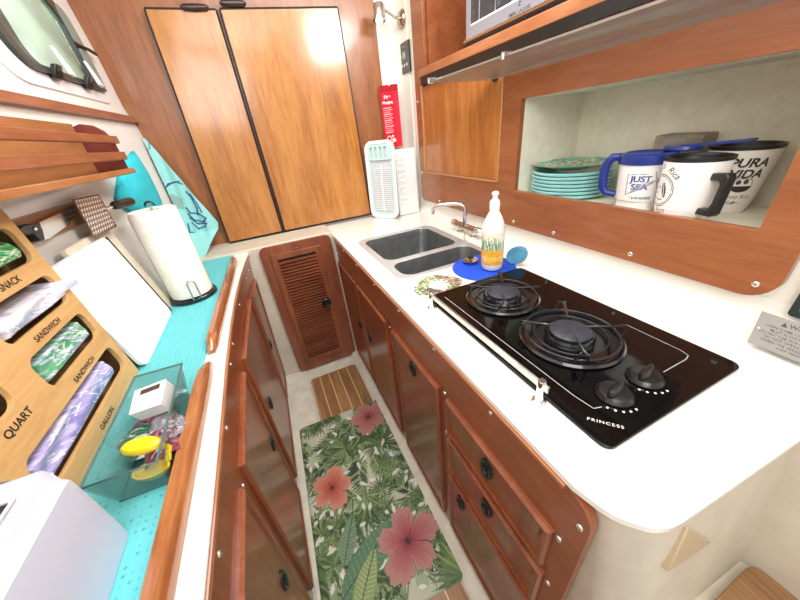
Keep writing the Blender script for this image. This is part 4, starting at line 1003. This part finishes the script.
# knife rail with knives and grater
def wpt(px, py, d=.015):
    x = -.45
    for _ in range(5):
        p = hit(px, py, 'x', x); x = float(wallx(p[1], p[2]))+d
    return np.array(hit(px, py, 'x', x))
a, b = 1.108, 1.168
mb = MB(); strip(mb, .785, 1.20, 1.105, 1.160, .0, .012, 10); single('knife_rail', mb, 'rackback', 'long wooden magnetic knife rail on the left wall', 'rail', (-.45, .86, 1.13))
def wallplate(mb, pix, d, th):
    P = [wpt(*p, d) for p in pix]; Q = [p-np.array([th, 0, 0]) for p in P]; mb.loft([[tuple(p) for p in P], [tuple(p) for p in Q]])
t = Thing('chef_knife', 'broad bladed knife with black handle on the wooden knife rail', 'knife', tuple(wpt(45, 225)))
mb = MB(); wallplate(mb, [(40, 222), (60, 213), (76, 206), (78, 212), (70, 224), (50, 238), (44, 240)], .022, .0025); t.part('blade', mb, 'blade')
mb = MB(); wallplate(mb, [(15, 230), (24, 224), (38, 223), (43, 228), (46, 240), (40, 241), (34, 234), (22, 236)], .030, .016); t.part('handle', mb, 'black', bev=.003)
mb = MB().lathe([(.004, 0), (.003, .002)], tuple(wpt(35, 229, .031)), (1, 0, 0), 12); t.part('rivet', mb, 'chrome')
t = Thing('hand_grater', 'flat rectangular steel grater hanging on the knife rail', 'grater', tuple(wpt(95, 215)))
g = [wpt(*p, .042) for p in ((73, 200), (98, 195), (116, 226), (94, 237))]
cv = Canvas(.13, .10, .0012, '#8a6a58')
for i in range(10):
    for j in range(8):
        x, y = .008+.0128*i+(.006 if j % 2 else 0), .007+.0125*j; cv.disc(x, y, .0048, '#f2eae4'); cv.disc(x+.0022, y-.0022, .0030, '#3a2620')
mb = MB(); P = cv.into(mb, lambda u, v: tuple((1-v/.10)*((1-u/.13)*g[3]+u/.13*g[2])+v/.10*((1-u/.13)*g[0]+u/.13*g[1]))); t.part('grating_plate', mb, 'paint', paint=P)
mb = MB(); mb.tube([tuple(p) for p in g], .0024, 6, closed=True); t.part('frame', mb, 'grater')
h0, h1 = wpt(104, 209, .044), wpt(114, 206, .052); t.part('neck', MB().tube([tuple(h0), tuple(h1)], .004, 8), 'chrome')
h1, h2 = wpt(113, 206, .052), wpt(132, 201, .060)
mb = MB().tube([tuple(h1+(h2-h1)*s) for s in (0, .08, .3, .8, .95, 1)], [.008, .012, .013, .0135, .012, .007], 12); t.part('handle', mb, 'black', smooth=50)

# spice rack
t = Thing('spice_rack', 'open slatted wooden spice rack on the left wall under the trim', 'rack', (-.42, .9, 1.21))
ye = 1.285; xf = -.362; fz = [(1.287, 1.307), (1.243, 1.265), (1.204, 1.219)]
mb = MB(); mb.hexa([(-.467, .35, 1.215), (-.444, ye-.009, 1.215), (-.444, ye-.009, 1.345), (-.467, .35, 1.345)], [(-.461, .35, 1.215), (-.438, ye-.009, 1.215), (-.438, ye-.009, 1.345), (-.461, .35, 1.345)]); t.part('back_panel', mb, 'rackback')
prof = [(-.441, 1.212), (xf, 1.212), (xf-.002, 1.30), (xf-.012, 1.322), (xf-.032, 1.338), (xf-.06, 1.344), (-.441, 1.338)]
t.part('end_panel', MB().prism(prof, 'y', ye-.008, ye), 'rackd', bev=.001); t.part('end_panel', MB().prism(prof, 'y', .35, .358), 'rackd')
t.part('bottom_board', MB().box(-.441, xf-.001, .35, ye, 1.206, 1.2118), 'rackd')
for k, (z0, z1) in enumerate(fz):
    t.part('slat', MB().box(xf-.002, xf+.010, .33, ye+(.0 if k < 2 else .016), z0, z1), 'rackw' if k < 2 else 'rackback', bev=.002)
for z in (1.297, 1.254): t.part('slat_screw', MB().cyl((xf+.004, ye, z), .005, .004, 'y', 12), 'gasket')

# window
t = Thing('porthole_window', 'opening portlight with green tinted glass and dark frame in the left wall', 'window', (-.46, 1.45, 1.6))
def wp(y, z, d): return (float(wallx(y, z))+d, y, z)
wm = lambda u, v, tt: wp(u, v, tt)
O = rrect(1.125, 1.70, 1.432, 1.745, .08, n=8, rs=[.04, .09, .10, .10])
G1 = rrect(1.195, 1.672, 1.468, 1.712, .08, n=8, rs=[.012, .09, .09, .085]); G2 = rrect(1.275, 1.572, 1.488, 1.690, .07, n=8, rs=[.02, .05, .05, .05])
t.part('flange', MB().plate(O, [G1], wm, .0, .005), 'white', bev=.002)
t.part('gasket', MB().plate(G1, [rrect(1.225, 1.60, 1.482, 1.70, .07, n=8, rs=[.02, .07, .07, .07])], wm, .001, .016), 'gasket', bev=.004)
t.part('inner_frame', MB().plate(rrect(1.222, 1.603, 1.479, 1.703, .07, n=8, rs=[.02, .07, .07, .07]), [G2], wm, .002, .011), plain('smoke_green', '#50625a', .3, coat=.4, noise=.3, nscale=9), bev=.003)
t.part('grey_reveal', MB().plate(rrect(1.610, 1.668, 1.476, 1.585, .008), [], wm, .002, .018), 'flangeg', bev=.003)
t.part('grey_reveal', MB().plate(rrect(1.610, 1.668, 1.600, 1.70, .03, rs=[.006, .04, .02, .006]), [], wm, .002, .018), 'flangeg', bev=.003)
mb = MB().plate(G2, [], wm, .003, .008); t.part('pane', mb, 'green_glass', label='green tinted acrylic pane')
for y in (1.345, 1.525):
    m = MB().hexa([wp(y-.02, 1.458, .006), wp(y+.02, 1.458, .006), wp(y+.016, 1.492, .022), wp(y-.016, 1.492, .022)], [wp(y-.02, 1.458, .02), wp(y+.02, 1.458, .02), wp(y+.016, 1.492, .036), wp(y-.016, 1.492, .036)])
    dg = t.part('latch', m, 'black', bev=.003)
    m = MB().loft([[wp(y-.02+dy*s, 1.475+v, .036+.004*k) for dy, v in ((-.006, 0), (.006, 0))] + [wp(y+.03, 1.482+.0, .036+.004*k)] for k, s in ((0, 1), (1, 1))])
    m = MB().hexa([wp(y+.028, 1.474, .034), wp(y+.052, 1.470, .034), wp(y+.030, 1.535, .03), wp(y+.018, 1.538, .03)], [wp(y+.028, 1.474, .044), wp(y+.052, 1.470, .044), wp(y+.030, 1.535, .037), wp(y+.018, 1.538, .037)])
    t.part('lever', m, 'white', dg, bev=.002)
m = MB().tube([wp(1.60, 1.592, .016), wp(1.67, 1.592, .024), wp(1.735, 1.592, .02)], .0055, 8); t.part('hold_open_arm', m, 'black', smooth=50)

# crab print tea towel on the bulkhead and aqua mitt
YT = 1.775
cv = Canvas(.20, .60, .0018, '#8fd0cf')
for k in range(500): cv.disc(rng.uniform(0, .2), rng.uniform(0, .6), rng.uniform(.001, .003), ['#9bdad6', '#7fc3c6', '#a8dedb'][k % 3], .5)
def tw(cx_, cy_, pts, w=.005, col='#2b4f78'): cv.line([(cx_+x, cy_+y) for x, y in pts], w, col)
def towel_uv(x, z): return (x+.425, z-.72)
def tl_(pts, w=.0045, col='#2c4a78'):
    cv.line([towel_uv(*p) for p in pts], w, col, .85)
e3 = [hit(px, py, 'y', YT) for px, py in ((196, 205), (186, 196), (176, 188), (183, 207), (196, 222), (206, 228), (213, 221), (208, 212))]
def cpx(P, w=.007, col='#2c4a78'): tl_([(hit(px, py, 'y', YT)[0], hit(px, py, 'y', YT)[2]) for px, py in P], w, col)
cpx([(164, 183), (160, 189), (163, 193), (168, 184), (176, 182), (182, 184)]); cpx([(160, 190), (166, 187), (172, 183), (180, 181)], .005)
cpx([(186, 192), (191, 197), (197, 208), (198, 215)], .008); cpx([(190, 194), (197, 203), (202, 212)], .006)
cpx([(186, 208), (190, 213), (200, 214), (206, 218), (203, 222), (194, 220), (188, 214)], .008); cpx([(190, 218), (198, 224), (207, 223)], .008); cpx([(192, 223), (199, 229), (206, 226), (205, 219)], .007)
cpx([(188, 224), (190, 232), (194, 233)], .007); cpx([(142, 143), (146, 152), (150, 148), (148, 141)], .003)
cv.poly([towel_uv(hit(px, py, 'y', YT)[0], hit(px, py, 'y', YT)[2]) for px, py in ((164, 196), (172, 194), (182, 199), (184, 210), (176, 208), (166, 202))], '#7f9b94', .7)
mb = MB()
def tz(u, v):
    z = .72+v; 
    xr = np.interp(z, [.735, .89, .925, 1.31, 1.33], [-.362, -.262, -.252, -.392, -.402]); xl = np.interp(z, [.735, .76, 1.0, 1.31], [-.392, -.397, -.398, -.402])
    X = -.425+u; Xc = min(max(X, xl), xr); zz = min(max(z, .737), 1.318)
    k = max(0, .90-zz)/.165; return (Xc+.02*k*k, YT-.165*k**1.6+(1-k)*(.006*math.sin(60*Xc+4*zz)+.004*math.sin(130*Xc)), ZC+.006+(zz-.737)*(.90-ZC-.006)/(.90-.737) if zz < .90 else zz)
P = cv.into(mb, tz)
single('crab_tea_towel', mb, 'paintcloth', 'pale aqua tea towel with blue crab print hanging by the bulkhead', 'towel', (-.33, YT, 1.0), paint=P, smooth=60)
mb = MB(); PP = [(122, 172), (128, 158), (134, 151), (147, 172), (156, 190), (162, 204), (163, 215), (140, 214), (126, 206), (119, 196)]
Q = [wpt(px, py, .022) for px, py in PP]; cq = sum(Q)/len(Q)
L = [[tuple(cq+(p-cq)*s+np.array([d, 0, 0])) for p in Q] for s, d in ((.9, -.02), (1.0, -.01), (1.0, .0), (.85, .010), (.45, .018), (.1, .02))]
mb.loft(L); t = Thing('oven_mitt', 'turquoise cloth oven mitt hanging behind the spice rack end', 'mitt', tuple(cq))
o = t.part('cloth', mb, 'potaqua', smooth=80)

# ================================================================== FLOOR MAT with hibiscus print
MW, MH = .442, .812
def mcol(x, y):   # world -> mat uv
    a = math.radians(1.6); o = MATO; d = np.array([x, y])-o; return d[0]*math.cos(a)+d[1]*math.sin(a)*-1*0+d[0]*0, d[1]
MATO = np.array([-.200, .336]); MA = math.radians(-2.0)
ca, sa = math.cos(MA), math.sin(MA)
def muv(x, y): d = np.array([x, y])-MATO; return (d[0]*ca+d[1]*sa, -d[0]*sa+d[1]*ca)
def mxy(u, v): return (MATO[0]+u*ca-v*sa, MATO[1]+u*sa+v*ca)
cv = Canvas(MW, MH, .0021, '#c9cbb4')
r = np.random.default_rng(11)
for k in range(60): cv.disc(r.uniform(0, MW), r.uniform(0, MH), r.uniform(.02, .05), ['#dfdccb', '#aebf96', '#8fa97f', '#9db7a0', '#c7d0bb'][k % 5], .6)
greens = ['#43602f', '#56763d', '#324b2a', '#6f8c4e', '#84a067', '#5f7d50', '#283f29', '#8da072']
def leaflet(x, y, a, l, w, col, op=1):
    ts = np.linspace(0, 1, 7); up = [(l*s, w*math.sin(PI*s**.8)) for s in ts]; dn = [(l*s, -w*math.sin(PI*s**.8)) for s in ts[::-1]]
    cv.poly([(x+p*math.cos(a)-q*math.sin(a), y+p*math.sin(a)+q*math.cos(a)) for p, q in up+dn], col, op)
def fan(x, y, a, R, n=15, spread=2.6, base=0):
    for k in range(n):
        b = a-spread/2+spread*k/(n-1); col = greens[(base+r.integers(3)) % 8]; leaflet(x, y, b, R*(.8+.2*math.cos((k/(n-1)-.5)*2)), R*.055, col, .95)
        cv.line([(x, y), (x+R*.85*math.cos(b), y+R*.85*math.sin(b))], .0012, '#c5cfa6' if k % 2 else '#2f4430', .6)
def frond(x, y, a, Ln, base=0, wd=.3):
    n = 16
    for k in range(n):
        s = (k+1)/n; px, py = x+Ln*s*math.cos(a+.3*s), y+Ln*s*math.sin(a+.3*s); ll = Ln*wd*math.sin(PI*min(1, s*.85+.15))
        for sg in (-1, 1): leaflet(px, py, a+sg*(1.0-.4*s), ll, ll*.12, greens[(base+r.integers(3)) % 8], .95)
    cv.line([(x, y), (x+Ln*math.cos(a+.15), y+Ln*math.sin(a+.15))], .002, '#4d5a34')
for k in range(150):
    x, y = r.uniform(0, MW), r.uniform(0, MH); a = r.uniform(0, 2*PI)
    if k % 3: fan(x, y, a, r.uniform(.05, .095), 15, r.uniform(2.2, 5.5), r.integers(8))
    else: frond(x, y, a, r.uniform(.11, .2), r.integers(8), .3)
for k in range(90): leaflet(r.uniform(0, MW), r.uniform(0, MH), r.uniform(0, 6.3), r.uniform(.015, .045), .007, '#f2f0e8', .9)
# broad banana leaf
def broad(x0, y0, x1, y1, w, col, vein):
    a = math.atan2(y1-y0, x1-x0); L_ = math.hypot(x1-x0, y1-y0); leaflet(x0, y0, a, L_, w, col)
    for s in np.linspace(.06, .92, 15):
        px, py = x0+(x1-x0)*s, y0+(y1-y0)*s; ww = w*math.sin(PI*s**.8)
        for sg in (-1, 1): cv.line([(px, py), (px+ww*.9*math.cos(a+sg*1.15), py+ww*.9*math.sin(a+sg*1.15))], .0016, vein, .8)
    cv.line([(x0, y0), (x1, y1)], .0035, '#3a5a44')
u0 = muv(*hit(338, 592, 'z', .012)[:2]); u1 = muv(*hit(398, 512, 'z', .012)[:2])
broad(u0[0], u0[1]-.03, u1[0], u1[1], .05, '#5b8463', '#9dbb95')
broad(u0[0]+.03, u0[1]+.05, u0[0]+.10, u0[1]+.20, .03, '#7f9d7c', '#41604a')
u2 = muv(*hit(362, 585, 'z', .012)[:2]); broad(u2[0]-.04, u2[1]-.08, u2[0]+.07, u2[1]+.08, .035, '#93ab6d', '#dfe3c0')
u4 = muv(*hit(452, 560, 'z', .012)[:2]); fan(u4[0]+.02, u4[1]-.05, 2.0, .12, 21, 3.6, 3)
def hib(c, R, a0, colA, colB, colC):
    cx_, cy_ = c
    for k in range(5):
        a = a0+k*2*PI/5
        for s in np.linspace(1, .12, 14):
            P = []
            for q in np.linspace(-.66, .66, 26):
                rr = R*s*(1-.42*abs(q/.66)**2.6+.05*math.sin(q*19+k)+.03*math.sin(q*37+2*k))*(1.0 if abs(q) < .64 else .0)*(1+.10*math.sin(2.3*k+1))
                P.append((cx_+rr*math.cos(a+q), cy_+rr*math.sin(a+q)))
            P.append((cx_, cy_)); f = 1-s; A, B, D = H(colA), H(colB), H(colC)
            col = A*(1-f*1.6)+B*f*1.6 if f < .62 else B*(1-(f-.62)/.38)+D*(f-.62)/.38
            cv.poly(P, col*.98, .9)
        for q in np.linspace(-.5, .5, 7):
            cv.line([(cx_+R*.1*math.cos(a+q*.5), cy_+R*.1*math.sin(a+q*.5)), (cx_+R*.8*math.cos(a+q), cy_+R*.8*math.sin(a+q))], .0013, colC, .3)
        cv.line([(cx_+R*.08*math.cos(a+.66), cy_+R*.08*math.sin(a+.66)), (cx_+R*.66*math.cos(a+.66), cy_+R*.66*math.sin(a+.66))], .004, colC, .7)
    cv.disc(cx_, cy_, R*.09, '#4a1020'); cv.line([(cx_, cy_), (cx_+R*.35*math.cos(a0+.7), cy_+R*.35*math.sin(a0+.7))], .003, '#8a2436')
hib(muv(*hit(368, 417, 'z', .012)[:2]), .092, .5, '#c08680', '#b9695f', '#76303a')
hib(muv(*hit(332, 488, 'z', .012)[:2]), .084, 1.2, '#dd9a80', '#cf6650', '#9a2f2c')
hib(muv(*hit(408, 541, 'z', .012)[:2]), .110, .2, '#c89088', '#b85a60', '#7c2232')
W = cv.win(0, MW, 0, MH); cv.c = cv.c*.86
mb = MB()
def mf(u, v):
    rr = .022; x = min(max(u, rr), MW-rr); y = min(max(v, rr), MH-rr); dx, dy = u-x, v-y; d = math.hypot(dx, dy)
    if abs(dx) > 0 and abs(dy) > 0:
        m_ = max(abs(dx), abs(dy)); k_ = m_/d; dx *= k_; dy *= k_
    e = min(u, MW-u, v, MH-v); X, Y = mxy(x+dx, y+dy); return (X, Y, .0135-.009*max(0, 1-e/.010)**2)
P = cv.into(mb, mf)
t = Thing('floor_mat', 'padded galley floor mat printed with red hibiscus and green palm leaves', 'mat', (.03, .7, .005))
t.part('printed_top', mb, 'paintmat', paint=P, smooth=60)
t.part('foam_edge', MB().plate([mxy(a, b) for a, b in rrect(.001, MW-.001, .001, MH-.001, .016)], [], lambda u, v, tt: (u, v, tt), .0045, .0075), plain('mat_edge', '#7d8c66', .7))

# ================================================================== LIGHT
w = bpy.data.worlds.new('world'); SC.world = w; w.use_nodes = True
bg = w.node_tree.nodes['Background']; bg.inputs['Color'].default_value = (.95, .98, 1, 1); bg.inputs['Strength'].default_value = .9
def area(name, loc, tgt, sx, sy, e, col=(1, 1, 1)):
    l = bpy.data.lights.new(name, 'AREA'); l.shape = 'RECTANGLE'; l.size = sx; l.size_y = sy; l.energy = e; l.color = col
    o = bpy.data.objects.new(name, l); COL.objects.link(o); o.location = loc
    o.rotation_euler = (Vector(tgt)-Vector(loc)).to_track_quat('-Z', 'Y').to_euler(); return o
area('hatch_light', (.31, .96, 2.12), (.31, .96, 0), .6, .66, 17, (1, .99, .97))
area('overhead_fill', (.1, .1, 2.07), (.15, .3, 0), .7, .6, 9, (1, .97, .93))  # soft fill added overhead, no fitting there
area('door_glare_light', (.93, .30, 2.05), (.52, 1.8, 1.70), .40, .40, 30, (1, .98, .95))  # added out of view to lay a glare on the wide sliding door
area('niche_fill', (-.15, -.6, 1.75), (.8, .5, 1.0), .8, .6, 14, (1, .98, .95))  # unseen fill added behind the camera to brighten the dish niche
SC.view_settings.view_transform = 'Standard'; SC.view_settings.look = 'None'
SC.view_settings.exposure = -0.17; SC.view_settings.gamma = 1.0
SC.cycles.max_bounces = 8; SC.cycles.transparent_max_bounces = 12
